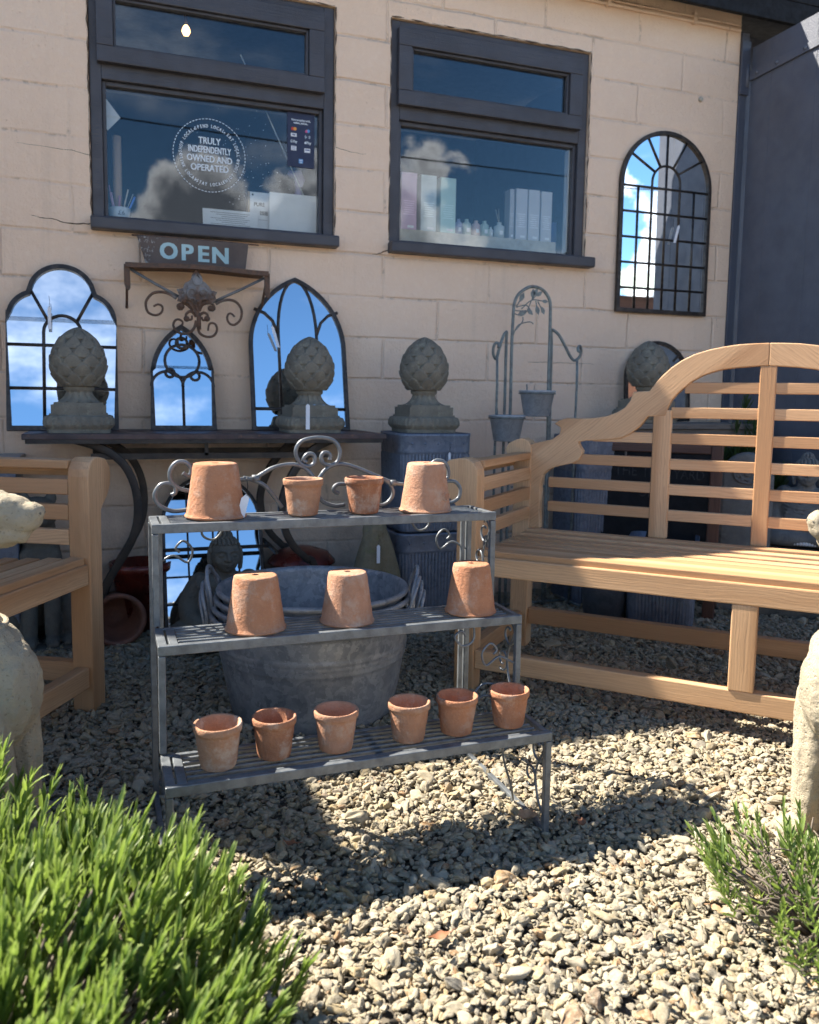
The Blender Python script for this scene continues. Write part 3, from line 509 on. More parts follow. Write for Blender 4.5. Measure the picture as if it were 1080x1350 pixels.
# windows -----------------------------------------------------------
def window(x0, x1, sill_over):
    root = MB(); yf = 3.262; fy = yf + oy; t = .042
    def mem(mb, xa, xb, za, zb, ya, yb): mb.box(((xa + xb) / 2 + ox, (ya + yb) / 2 + oy, (za + zb) / 2), (xb - xa, yb - ya, zb - za))
    fr = MB(); zs = Z0 + .04
    mem(fr, x0 + .002, x0 + t, zs, Z1 - .002, yf, 3.34); mem(fr, x1 - t, x1 - .002, zs, Z1 - .002, yf, 3.34)
    mem(fr, x0 + t, x1 - t, Z1 - .038, Z1 - .002, yf, 3.34); mem(fr, x0 + t, x1 - t, 1.972, 2.03, yf, 3.34)
    mem(fr, x0 + t, x1 - t, zs, zs + .012, yf + .004, 3.34)
    for a_, b_ in ((x0 + t, x0 + t + .014), (x1 - t - .014, x1 - t)): mem(fr, a_, b_, zs + .012, 1.972, yf + .018, 3.33)
    mem(fr, x0 + t + .014, x1 - t - .014, 1.956, 1.972, yf + .018, 3.33)
    f = fr.build('window', M['frame'], shop, .003)
    s = MB()   # top-hung fanlight, proud of the frame
    a_, b_, c_, d_ = x0 + .028, x1 - .046, 2.022, 2.318
    mem(s, a_, b_, c_, c_ + .056, 3.232, 3.262 - .002); mem(s, a_, b_, d_ - .07, d_, 3.232, 3.26); mem(s, a_, a_ + .056, c_ + .056, d_ - .07, 3.232, 3.26); mem(s, b_ - .06, b_, c_ + .056, d_ - .07, 3.232, 3.26)
    mem(s, a_ + .056, a_ + .066, c_ + .056, d_ - .07, 3.245, 3.27); mem(s, b_ - .07, b_ - .06, c_ + .056, d_ - .07, 3.245, 3.27); mem(s, a_ + .066, b_ - .07, c_ + .056, c_ + .066, 3.245, 3.27); mem(s, a_ + .066, b_ - .07, d_ - .08, d_ - .07, 3.245, 3.27)
    s.build('fanlight_sash', M['frame'], f, .003)
    sl = MB(); mem(sl, x0 - .005, x1 + sill_over, Z0 - .008, Z0 + .036, 3.196, 3.335); sl.build('sill', M['frame'], f, .006)
    p = MB(); mem(p, x0 + t + .006, x1 - t - .006, zs + .008, 1.966, 3.297, 3.301); p.build('pane', M['glass'], f); p = MB(); mem(p, a_ + .05, b_ - .054, c_ + .05, d_ - .064, 3.262, 3.266); p.build('pane', M['glass'], f)
    return f
win1 = window(*wins[0], .008); win2 = window(*wins[1], .028)
win1['label'] = 'left charcoal window with the round vinyl sticker'; win2['label'] = 'right charcoal window with boxed candles on its ledge'
# round vinyl sticker on the lower left pane
SY = 3.2955 + oy
cxs, czs, rs = .366, 1.757, .132
st = MB(); fpl = lambda dx, dz: (lambda x, y, e: (cxs + dx + x + ox, SY - e, czs + dz + y))
for s_, dz, sz_, sx_ in (('TRULY', .052, .034, .80), ('INDEPENDENTLY', .019, .034, .60), ('OWNED AND', -.014, .034, .78), ('OPERATED', -.047, .034, .84)):
    put_text(st, s_, sz_, fpl(0, dz), sx_, .0007)
def ring_text(s_, a0, r, size, inward=False):
    widths = [.62 if ch in 'I' else .5 if ch == ' ' else .78 for ch in s_]; tot = sum(widths) * size * .84; pos = -tot / 2
    for ch, wd in zip(s_, widths):
        c_ = pos + wd * size * .42; pos += wd * size * .84
        if ch == ' ': continue
        if not inward: a = a0 - c_ / r; q = a - math.pi / 2
        else: a = a0 + c_ / r; q = a + math.pi / 2
        put_text(st, ch, size, (lambda a, q: lambda x, y, e: (cxs + r * math.cos(a) + x * math.cos(q) - y * math.sin(q) + ox, SY - e, czs + r * math.sin(a) + x * math.sin(q) + y * math.cos(q)))(a, q), .72, .0004)
ring_text('SPEND LOCAL', R(90), .107, .0168); ring_text('EAT LOCAL', R(28), .107, .0168); ring_text('SHOP LOCAL', R(152), .107, .0168)
ring_text('STAY LOCAL', R(270), .107, .0168, True); ring_text('DRINK LOCAL', R(212), .107, .0168, True); ring_text('ENJOY LOCAL', R(328), .107, .0168, True)
for a in (58, 121, 182, 241, 299, 358):
    c_ = (cxs + .106 * math.cos(R(a)) + ox, czs + .106 * math.sin(R(a))); st.add([(c_[0] + .003 * math.cos(t), SY, c_[1] + .003 * math.sin(t)) for t in np.linspace(0, 5.5, 8)], [tuple(range(8))])
for k in range(66):
    a0 = 2 * math.pi * k / 66; a1 = a0 + 2 * math.pi / 66 * .58
    st.add([(cxs + r * math.cos(a) + ox, SY, czs + r * math.sin(a)) for r, a in ((rs, a0), (rs, a1), (rs + .0026, a1), (rs + .0026, a0))], [(0, 1, 2, 3)])
st.build('window_sticker', M['sticker'], win1)
# card payment sticker
def colmat(n_, c_, r=.5): return simple(n_, c_, r, var=.02)
pay = MB(); pay.box((.7165 + ox, 3.2955 + oy, 1.8575), (.107, .0012, .213)); M['navy'] = colmat('navy_vinyl', (.012, .02, .06)); po = pay.build('payment_sticker', M['navy'], win1)
PY = 3.2944 + oy
def disc2(mb, x, z, r, y=PY, n=20): mb.add([(x + r * math.cos(t) + ox, y, z + r * math.sin(t)) for t in np.linspace(0, 2 * math.pi, n, endpoint=False)], [tuple(range(n))])
def rect2(mb, x, z, w_, h_, y=PY): mb.add([(x + a * w_ / 2 + ox, y, z + c * h_ / 2) for a, c in ((-1, -1), (1, -1), (1, 1), (-1, 1))], [(0, 1, 2, 3)])
tx = MB()
def ptext(mb, s_, x, z, size, sx_=1.0, y=PY, bold=.0003): put_text(mb, s_, size, lambda a, c, e: (x + a + ox, y - e, z + c), sx_, bold)
ptext(tx, 'Now accepting cards,', .7165, 1.928, .0105, .82); ptext(tx, 'wallets, phones...', .7165, 1.917, .0105, .82); tx.build('payment_lettering', M['sticker'], win1); tx = MB(); ptext(tx, 'G Pay', .688, 1.846, .0135, .8); tx.build('payment_lettering', M['sticker'], win1); tx = MB(); ptext(tx, 'Pay', .748, 1.846, .0145, .9); disc2(tx, .7345, 1.8455, .0042); disc2(tx, .7362, 1.8512, .0014)
for rr in (.0035, .0065, .0095):
    for sg in (-1, 1):
        tx.add([(.743 + sg * r * math.cos(t) + ox, PY, 1.868 + r * math.sin(t)) for r in (rr, rr + .0012) for t in (np.linspace(-.7, .7, 7) if r == rr else np.linspace(.7, -.7, 7))], [tuple(range(14))])
tx.build('payment_lettering', M['sticker'], win1)
for q in ((.688, 1.871, .023, .013), (.688, 1.821, .021, .017), (.742, 1.817, .023, .016)):
    wc = MB(); rect2(wc, *q); wc.build('payment_card', M['white'], win1)
wk = MB(); ptext(wk, 'VISA', .688, 1.871, .0085, .8, PY - .0006); wk.build('card_print', colmat('navy_print', (.03, .06, .2)), win1); wk = MB()
for k in range(3): rect2(wk, .688, 1.826 - .005 * k, .015, .0015, PY - .0006)
wk.build('card_print', colmat('navy_print', (.03, .06, .2)), win1); wk = MB(); rect2(wk, .742, 1.819, .018, .004, PY - .0006); wk.build('card_print', colmat('navy_print', (.03, .06, .2)), win1)
cm = MB(); disc2(cm, .684, 1.894, .0065); cm.build('payment_mark', colmat('mark_red', (.55, .05, .03)), win1); cm = MB(); disc2(cm, .693, 1.894, .0065, PY - .0005); cm.build('payment_mark', colmat('mark_amber', (.70, .30, .05)), win1); cm = MB(); disc2(cm, .741, 1.8925, .004, PY + .0003); cm.build('payment_mark', colmat('mark_amber', (.70, .30, .05)), win1)
cm = MB(); disc2(cm, .746, 1.891, .0065); cm.build('payment_mark', colmat('mark_blue', (.08, .28, .60)), win1); cm = MB(); rect2(cm, .7165, 1.774, .017, .017); cm.build('payment_mark', colmat('mark_blue', (.08, .28, .60)), win1); cm = MB(); disc2(cm, .738, 1.889, .005, PY - .0005); cm.build('payment_mark', colmat('mark_pink', (.55, .10, .25)), win1)
cm = MB(); ptext(cm, 'AM', .7165, 1.777, .008, 1, PY - .0005); ptext(cm, 'EX', .7165, 1.769, .008, 1, PY - .0005); cm.build('card_print', M['sticker'], win1)
# paint specks / spray on the glass around the sticker
sp = MB()
for k in range(110):
    x, z = cxs + rng.normal(.12, .09), czs + rng.normal(-.02, .10)
    if not (.02 < x < .76 and 1.51 < z < 1.95): continue
    q = rng.uniform(.0006, .0016); sp.add([(x + a * q + ox, SY + .0005, z + c * q) for a, c in ((-1, 0), (0, -1), (1, 0), (0, 1))], [(0, 1, 2, 3)])
sp.build('glass_specks', M['sticker'], win1)['kind'] = 'stuff'
# inner window boards
ib = MB(); ib.box((.39 + ox, 3.395 + oy, 1.492), (.80, .10, .018)); ib.build('window_board', M['frame'], win1)
ib = MB(); ib.box((1.52 + ox, 3.372 + oy, 1.532), (.74, .06, .06)); ib.build('window_ledge', M['cream'], win2, .004)
ib = MB(); ib.box((1.927 + ox, 3.32 + oy, 1.735), (.02, .03, .44)); ib.build('plaster_reveal', M['white'], win2)
ib = MB(); ib.box((1.52 + ox, 3.44 + oy, 1.494), (.80, .075, .015)); ib.build('window_board', M['frame'], win2)
# ------------------------------------------------------------------ things on the window boards
zb = 1.5015
pot = thing('pen_pot', 'white ceramic pot of pens behind the left window', 'pen pot', (.042, 3.375, zb))
MB().lathe([(.0, .001), (.033, .001), (.038, .048), (.036, .048), (.032, .006), (0, .006)], 28).build('cup', M['white'], pot)
pm = MB(); put_text(pm, 'Σ6', .022, lambda x, y, e: (.004 + x, -.0385 + abs(x) * .35, .026 + y)); pm.build('motif', M['ink'], pot)
for (x, tx_, l, r, c_, nme) in [(-.026, -.010, .11, .003, (.55, .25, .4), 'pen'), (-.018, -.012, .085, .006, (.7, .45, .6), 'pen'), (-.004, .004, .075, .007, (.65, .3, .38), 'pen'), (.006, .025, .10, .0045, (.7, .62, .54), 'pen'), (.014, .034, .085, .0022, (.6, .6, .6), 'pen'), (.022, .032, .075, .006, (.12, .28, .8), 'pen')]:
    MB().tube([(x * .6, .004, .008), (x + tx_ * .6, .003, .02 + l * .6), (x + tx_, 0, .02 + l)], r * .62, 8).build(nme, colmat('pen_plastic_%d' % int(l * 1000), c_, .35), pot)
tb = MB().lathe([(0, 0), (.016, 0), (.016, .325), (.012, .325), (.012, .02), (0, .02)], 20); o = tb.build('cardboard_tube', colmat('kraft_card', (.52, .36, .25), .7), None, loc=(.036, 3.43, zb)); tag(o, 'tall brown cardboard tube standing behind the pen pot', 'tube')
pp = MB().prism([(-.06, .05), (-.02, .115), (.055, .02), (.01, -.03)], -.001, .001); o = pp.build('note_paper', M['white'], None, loc=(-.005, 3.345, 1.85)); tag(o, 'pale slip of paper stuck in the top left of the window', 'paper')
ls = thing('notice_paper', 'long white printed notice propped against the left window pane', 'notice', (.448, 3.328, zb))
MB().box((0, .004, .036), (.212, .0012, .068), Euler((R(-8), 0, 0)).to_matrix()).build('sheet', M['white'], ls)
nl = MB()
for k in range(7): nl.box((.004 + .006 * (k % 3 - 1), .004 - .0012 - (.058 - .0075 * k - .036) * -.14, .058 - .0075 * k), (.15 - .03 * (k % 3), .0004, .0013), Euler((R(-8), 0, 0)).to_matrix())
nl.build('printed_line', M['ink'], ls)
pb = thing('boxed_goods', 'white and kraft carton printed PURE in the left window', 'box', (.567, 3.365, zb))
MB().box((0, .022, .078), (.078, .04, .156)).build('carton', M['white'], pb, .001); MB().box((-.043, .022, .078), (.008, .042, .157)).build('carton_edge', colmat('kraft_edge', (.42, .30, .2), .7), pb)
pt = MB(); put_text(pt, 'PURE', .021, lambda x, y, e: (-.002 + x, .0012, .108 + y), .9, .0004)
pt.add([(-.028 + .004 * math.cos(t), .0012, .145 + .004 * math.sin(t)) for t in np.linspace(0, 5.6, 9)], [tuple(range(9))])
for k in range(9): pt.box((.002 + k * .0036, .0012, .076), (.0018 if k % 3 else .0026, .0006, .016))
pt.box((.0, .0012, .05), (.06, .0006, .0008)); pt.build('print', M['ink'], pb)
o = MB().box((0, 0, .0775), (.196, .006, .155), Euler((R(4), 0, 0)).to_matrix()).build('blank_board', M['white'], None, .001, loc=(.698, 3.345, zb)); tag(o, 'blank white board leaning at the right of the left window', 'board')
sb = thing('spray_bottle', 'lilac trigger spray bottle behind the blank white board', 'spray bottle', (.735, 3.43, zb))
lil = colmat('lilac_plastic', (.32, .30, .52), .3); MB().lathe([(0, 0), (.03, 0), (.032, .1), (.026, .15), (.013, .19), (.013, .205), (0, .205)], 24).build('bottle', lil, sb); MB().prism([(-.045, .25), (-.04, .265), (.01, .272), (.025, .235), (.016, .205), (-.012, .205), (-.016, .24)], -.011, .011).build('trigger', lil, sb, .003)
rod = MB().tube([(.50, 3.40, 2.18), (.755, 3.37, 1.64)], .0022, 6).build('blind_cord', M['sticker'], None); tag(rod, 'pale taut cord slanting across the left window', 'cord')
bl = thing('hanging_bulb', 'glowing bare bulb hanging inside the shop', 'light bulb', (.372, 4.3, 2.60))
m, nt, b, o = newmat('glowing_bulb'); nt.nodes.remove(b); e_ = nt.nodes.new('ShaderNodeEmission'); e_.inputs[0].default_value = (1, .50, .17, 1); e_.inputs[1].default_value = 4; nt.links.new(e_.outputs[0], o.inputs[0]); M['bulb'] = m
MB().lathe([(.001, -.02), (.012, -.016), (.02, 0), (.016, .015), (.008, .028), (.001, .03)], 20).build('globe', M['bulb'], bl); MB().tube([(0, 0, .04), (0, 0, .17)], .009, 8).build('flex', M['black'], bl)
zl = 1.562
def carton(x, wd, h, c_, lab, y=3.372):
    t = thing('candle_box', lab, 'box', (x, y, zl), R(random.uniform(-2, 2)), 'cartons along the right window ledge'); MB().box((0, 0, h / 2), (wd, .05, h)).build('carton', colmat('carton_tint', c_, .6), t, .0015)
    q = MB()
    for k in range(7): q.box((0, -.0254, h * .5 - k * .009), (wd * .68 - (k % 3) * .006, .0006, .0014))
    q.build('print', colmat('carton_print', tuple(min(1, v * 1.7 + .05) for v in c_), .6), t); MB().box((wd * .12, -.0254, .012), (wd * .4, .0006, .010)).build('label', M['white'], t); return t
for x, wd, h, c_, lab in [(1.188, .07, .232, (.58, .40, .52), 'pink tall carton at the left of the right window'), (1.277, .07, .230, (.48, .56, .57), 'grey green tall carton beside the pink one'), (1.366, .07, .228, (.50, .68, .62), 'mint green tall carton next to the bottles'),
                          (1.668, .022, .212, (.40, .41, .44), 'narrow grey carton edge just right of the reed bottles'), (1.717, .055, .217, (.52, .53, .57), 'grey carton, first of the three wide ones on the ledge'), (1.778, .055, .218, (.53, .54, .57), 'grey carton, middle of the three wide ones on the ledge'), (1.839, .055, .216, (.53, .54, .57), 'grey carton nearest the right end of the ledge')]: carton(x, wd, h, c_, lab)
for x, h, r, c_, lab, reeds in [(1.424, .066, .017, (.26, .28, .40), 'small blue grey bottle beside the mint carton', 0), (1.462, .068, .020, (.38, .48, .44), 'small pale green bottle, second in the row', 0), (1.506, .066, .020, (.55, .42, .40), 'small pinkish bottle in the middle of the row', 0), (1.547, .068, .020, (.38, .50, .46), 'small mint bottle beside the short white one', 0), (1.578, .045, .011, (.55, .58, .57), 'short white jar between two bottles', 0), (1.618, .068, .024, (.50, .56, .56), 'white reed diffuser bottle with two sticks', 2)]:
    t = thing('scent_bottle', lab, 'bottle', (x, 3.368, zl), 0, 'bottles along the right window ledge'); MB().lathe([(0, 0), (r, 0), (r, h * .72), (r * .45, h * .86), (r * .45, h), (0, h)], 20).build('bottle', colmat('bottle_tint', c_, .25), t)
    MB().box((0, -r - .0002, h * .3), (r * .7, .0006, h * .25)).build('label', M['white'], t)
    for k in range(reeds): MB().tube([(0, 0, h * .8), (-.016 + .014 * k, .004, h + .055 + .004 * k)], .0012, 5).build('reed', M['cream'], t)
o = MB().prism([(0, 0), (.0, .13), (.03, .165), (.062, .165), (.062, 0)], -.01, .01).build('blue_bag', colmat('blue_paper_bag', (.05, .10, .28), .6), None, loc=(1.872, 3.43, 1.58)); o.location.z = 1.5015; tag(o, 'deep blue paper bag behind the right end of the ledge', 'bag')

# ------------------------------------------------------------------ gate
gate = thing('yard_gate', 'slate blue timber gate standing open at the right of the shop', 'gate', (2.815, 3.225, .03))
bd = MB(); yy = 0.0
for k in range(5): bd.box((.022 + .0006 * (k % 2), -.064 - .128 * k - .002, 1.23), (.036, .1276, 2.46))
bd.build('boards', M['gate'], gate, .0008)
for z in (.35, 2.05): MB().box((.056, -.325, z), (.028, .62, .13)).build('ledge', M['gate'], gate, .003)
hg = MB(); hg.prism([(0, -.024), (0, .024), (.46, .014), (.5, 0), (.46, -.014)], 0, .006, f=lambda x, y, z: (-.004 + y - .002, -.002 - x, 2.335 + z))
hg.build('strap_hinge', M['gate'], gate, .0015); MB().tube([(-.010, .012, 2.285), (-.010, .012, 2.385)], .013, 10).build('hinge_pin', M['gate'], gate)
for y in (-.05, -.17, -.33): MB().lathe([(0, .009), (.007, .007), (.010, 0)], 10, (-.006, y, 2.335), Euler((0, R(-90), 0)).to_matrix()).build('bolt', M['gate'], gate)
gp = thing('gate_post', 'dark slate painted post between the shop wall and the gate', 'post', (2.795, 3.30, 0))
MB().box((-.001, 0, 1.28), (.044, .12, 2.56)).build('post', M['post'], gp, .003); MB().box((-.004, -.066, 2.40), (.05, .012, .24)).build('lock_plate', M['post'], gp, .003)

sw = thing('side_wall', 'dark boarded wall of the passage behind the open gate', 'wall', (3.6, 3.4, 0)); mb = MB()
for k in range(11): mb.box((-.745 + .146 * k, 0, 1.31), (.143, .03, 2.62))
mb.build('boarding', M['post'], sw, .002)
an = thing('side_gate', 'slate boarded side gate standing open at the far left of the shop', 'gate', (-1.12, 3.235, .02)); mb = MB()
for k in range(5): mb.box((0, -.075 - .148 * k, 1.10), (.03, .145, 2.2))
mb.build('boards', M['gate'], an, .0015)
for z in (.35, 1.85): MB().box((-.03, -.37, z), (.028, .72, .12)).build('ledge', M['gate'], an, .003)
# ------------------------------------------------------------------ far side of the yard (seen only in the mirrors)
shed = thing('yard_shed', 'timber shed with pale corrugated roof across the yard', 'shed', (7.6, -4.6, 0), R(0))
MB().box((0, 0, 1.2), (4.2, 2.4, 2.4)).build('wall', M['oakdark'], shed)
cr = MB(); n_ = 60; vs = []
for j in (0, 1):
    for i in range(n_ + 1): vs.append((-2.4 + 4.8 * i / n_, 1.4 - 2.8 * j, 2.45 + .75 * j + .02 * math.sin(i * 1.3)))
cr.add(vs, [(i, i + 1, n_ + 1 + i + 1, n_ + 1 + i) for i in range(n_)], True); cr.build('roof', colmat('pale_green_corrugated_sheet', (.55, .62, .56), .5), shed)
cb = MB().tube([(-9, -6.0, 5.05), (-3, -6.3, 4.86), (3, -6.6, 4.8), (9, -6.9, 4.9), (16, -7.3, 5.3)], .012, 5).build('overhead_cable', M['black'], None); tag(cb, 'black overhead cable crossing the yard, seen in the mirrors', 'cable')
# ------------------------------------------------------------------ console table against the wall
tab = thing('console_table', 'rusty brown console table with curved black iron legs against the wall', 'table', (.33, 3.0, 0))
MB().box((0, .025, .7155), (1.20, .40, .019)).build('tabletop', M['table'], tab, .003)
MB().box((0, -.168, .700), (1.17, .012, .014)).box((0, .215, .700), (1.17, .012, .014)).box((-.585, .02, .700), (.012, .36, .014)).box((.585, .02, .700), (.012, .36, .014)).build('frame', M['iron'], tab)
def strap(mb, path, w_, h_):
    """flat bar bent in the wall plane; path in x,z at depth y"""
    mb.tube(path, w_, 4, smooth=False, flat=h_ / w_)
def leg(pts, y):
    P_ = smooth_path([(x - .33, y, z) for x, z in pts], 5); mb = MB(); vs = []; fs = []
    for i, p in enumerate(P_):
        a = P_[max(i - 1, 0)]; b_ = P_[min(i + 1, len(P_) - 1)]; t = (b_ - a).normalized(); nrm = Vector((t.z, 0, -t.x))
        for sn, sy_ in ((-1, -1), (1, -1), (1, 1), (-1, 1)): vs.append(p + nrm * sn * .013 + Vector((0, sy_ * .012, 0)))
    for i in range(len(P_) - 1):
        for k in range(4): fs.append((i * 4 + k, i * 4 + (k + 1) % 4, i * 4 + 4 + (k + 1) % 4, i * 4 + 4 + k))
    fs += [(3, 2, 1, 0), tuple(len(vs) - 4 + k for k in range(4))]; mb.add(vs, fs, True); return mb
LL = [p for p in T['legL'] if p[1] > .05]; LR = [p for p in T['legR'] if p[1] > .05]
LL = [[LL[0][0], .705]] + LL[1:] + [[LL[-1][0] - .05, .0]]; LR = [[LR[0][0], .705]] + LR[1:] + [[LR[-1][0] + .05, .0]]
leg(LL, -.12).build('leg', M['iron'], tab, .002); leg(LR, -.12).build('leg', M['iron'], tab, .002)
leg([(x + .03, z) for x, z in LL], .16).build('leg', M['iron'], tab, .002); leg([(x - .03, z) for x, z in LR], .16).build('leg', M['iron'], tab, .002)
MB().box((0, .16, .648), (.80, .012, .02)).build('rail', M['iron'], tab); rl = MB(); rl.box((0, -.12, .648), (.80, .012, .02)); rl.box((-.03, -.12, .68), (.012, .012, .06)); rl.box((.0, .02, .30), (.42, .012, .012))
for x in (-.21, .21): rl.box((x, .02, .30), (.012, .29, .012))
rl.build('rail', M['iron'], tab)

# ------------------------------------------------------------------ mirrors
def offset_in(poly, d):
    n = len(poly); out = []
    for i in range(n):
        p0 = Vector(poly[i - 1]); p = Vector(poly[i]); p1 = Vector(poly[(i + 1) % n]); a = (p - p0).normalized(); b_ = (p1 - p).normalized()
        na = Vector((-a.y, a.x)); nb = Vector((-b_.y, b_.x)); m_ = (na + nb); m_ = m_ / max(m_.length, 1e-6); out.append(p + m_ * d / max(m_.dot(na), .5))
    return [tuple(p) for p in out]
def mirror_thing(label, outline, bars, loc, rz, lean, fw=.016, fd=.018, bar=.006, mat='ironmirror', name='garden_mirror'):
    """outline: counter-clockwise x,z; leans back by 'lean'"""
    root = thing(name, label, 'mirror', loc, rz); c, s = math.cos(lean), math.sin(lean)
    f = lambda x, y, z: (x, y * c + z * s, z * c - y * s)
    inn = offset_in(outline, fw); fr = MB(); n = len(outline); vs = []
    for (pl, y) in ((outline, 0), (inn, 0), (inn, fd), (outline, fd)): vs += [f(x, y, z) for x, z in pl]
    fs = []
    for i in range(n):
        j = (i + 1) % n
        for a, b_ in ((0, 1), (1, 2), (2, 3), (3, 0)): fs.append((a * n + i, a * n + j, b_ * n + j, b_ * n + i))
    fr.add(vs, fs); fr.build('frame', M[mat], root, .0025)
    gl = MB(); gl.prism(offset_in(outline, fw * .7), fd * .55, fd * .8, f=f); gl.build('mirror_glass', M['mirror'], root)
    bm_ = MB()
    for path in bars: bm_.tube([f(x, fd * .5, z) for x, z in path], bar, 6)
    if bars: bm_.build('glazing_bars', M[mat], root)
    return root
arc = lambda cx_, cz_, r, a0, a1, n=16: [(cx_ + r * math.cos(R(a0 + (a1 - a0) * i / n)), cz_ + r * math.sin(R(a0 + (a1 - a0) * i / n))) for i in range(n + 1)]
def tag_strip(label, top, L=.075, w_=.012, lean=0.0, y=0, rz=0.0):
    t = thing('price_tag', label, 'price tag', top, rz, 'white price tags'); mb = MB(); mb.prism([(-w_ / 2, -L), (w_ / 2, -L), (w_ / 2, -.012), (0, -.004), (-w_ / 2, -.012)], -.0005, .0005, f=lambda x, y, z: (x + z * lean, y, z))
    mb.build('card', M['tag'], t); MB().tube([(.0, 0, -.008), (.002, -.001, .012), (0, .001, .03)], .0008, 5).build('string', M['iron'], t); return t
# trefoil arched mirror (left)
w2, hs = .17, .42
ol = [(-w2, 0), (w2, 0), (w2, hs - .02)] + arc(.073, .375, .097, 6, 68, 8) + arc(0, .455, .108, 24, 156, 16) + arc(-.073, .375, .097, 112, 174, 8) + [(-w2, hs - .02)]
bars = [[(-w2, .285), (w2, .285)], [(-w2, .14), (w2, .14)], [(-.058, 0), (-.058, .33)] + arc(0, .33, .058, 180, 0, 14)[1:] + [(.058, .285), (.058, 0)], [(-.044, .368), (-.098, .474)], [(.044, .368), (.098, .474)]]
ol = [(x * 1.06, z * 1.065) for x, z in ol]; bars = [[(x * 1.06, z * 1.065) for x, z in b_] for b_ in bars]
mirror_thing('trefoil topped iron mirror at the left end of the table', ol, bars, (-.160, 3.09, .726), 0, R(13.2))
# small gothic mirror with scrolled head (middle)
ol = [(-.118, 0), (.118, 0), (.112, .22)] + arc(-.118, .20, .232, 4, 56, 12) [:-1] + [(0, .400)] + arc(.118, .20, .232, 124, 176, 12)[1:] + [(-.112, .22)]
bars = [[(0, 0), (0, .17)], arc(-.055, .165, .056, 0, 180, 14), arc(.055, .165, .056, 0, 180, 14), arc(0, .262, .062, 0, 360, 24), arc(.0, .33, .02, 0, 360, 14), arc(-.045, .215, .016, 0, 360, 12), arc(.045, .205, .016, 0, 360, 12)]
fm = mirror_thing('small weathered gothic mirror with scrollwork head under the iron bracket', ol, bars, (.247, 3.12, .726), 0, R(13), .017, .016, .0055, 'antique')
# larger gothic mirror
hw, hz = .19, .328
rr_ = .301; ol = [(-hw, 0), (hw, 0), (hw, hz)] + [(x, z) for x, z in arc(hw - rr_, hz, rr_, 4, 62, 12)] + [(0, .608)] + [(-x, z) for x, z in arc(hw - rr_, hz, rr_, 4, 62, 12)][::-1] + [(-hw, hz)]
bars = [[(-hw, .085), (hw, .085)], [(-.075, 0), (-.075, .38)] + [(-.075 + .075 * (1 - math.cos(t)), .38 + .215 * math.sin(t)) for t in np.linspace(0, math.pi / 2, 9)][1:], [(.075, 0), (.075, .38)] + [(.075 - .075 * (1 - math.cos(t)), .38 + .215 * math.sin(t)) for t in np.linspace(0, math.pi / 2, 9)][1:],
        [(-.165, .475), (-.125, .46), (-.095, .43), (-.076, .38)], [(.165, .475), (.125, .46), (.095, .43), (.076, .38)]]
mirror_thing('pointed gothic arch mirror at the right end of the table', ol, bars, (.682, 3.10, .726), 0, R(13.0), .016, .018, .0065)
# tall round headed mirror hung on the wall
hw, hz = .246, .565; ol = [(-hw, 0), (hw, 0)] + arc(0, hz, hw, 0, 180, 32)
zs_ = [.0, .11, .222, .334, .446, .558]; bars = [[(-hw, z), (hw, z)] for z in zs_[1:]]
bars += [[(x, 0), (x, .558)] for x in (-.148,)] + [[(-.075, 0), (-.075, .585)] + arc(0, .585, .075, 180, 0, 14)[1:] + [(.075, 0)]] + [[(0, 0), (0, hz + hw)]] + [[(.155, 0), (.155, .558)]]
bars += [[(.075 * math.cos(R(a)), .585 + .075 * math.sin(R(a))), (hw * math.cos(R(a)), hz + hw * math.sin(R(a)))] for a in (35, 63, 117, 145)]
mirror_thing('tall round headed window mirror hung high on the wall by the gate', ol, bars, (2.388, 3.224, 1.259), 0, R(.3), .018, .02, .0055)
# small round headed mirror behind the right bench
hw, hz = .178, .19; ol = [(-hw, 0), (hw, 0)] + arc(0, hz, hw, 0, 180, 28)
mirror_thing('small round headed mirror behind the pineapple at the right', ol, [[(-hw, hz), (hw, hz)], [(hw * .5, hz + hw * .5), (hw * .72, hz + hw * .72)], [(-hw * .5, hz + hw * .5), (-hw * .72, hz + hw * .72)]], (2.372, 3.195, .768), 0, R(4), .017, .016)
# arched mirror standing on the gravel behind the seated figure
hw, hz = .185, .40; ol = [(-hw, 0), (hw, 0)] + arc(0, hz, hw, 0, 180, 28)
bars = [[(-hw, z), (hw, z)] for z in (.10, .20, .30, .40)] + [[(x, 0), (x, hz + math.sqrt(max(hw * hw - x * x, 0)))] for x in (-.092, 0, .092)]
mirror_thing('arched window mirror standing on the gravel under the table', ol, bars, (.345, 3.0, 0.002), 0, R(19), .013, .016, .0038)
tag_strip('white price tag hanging on the trefoil mirror', (-.20, 3.165, 1.16), .085, .011)
tag_strip('white price tag hanging on the gothic arch mirror', (.575, 3.155, 1.125), .085, .011, -.3)
tag_strip('white price tag hanging on the tall wall mirror', (2.452, 3.215, 1.665), .085, .014, .25)

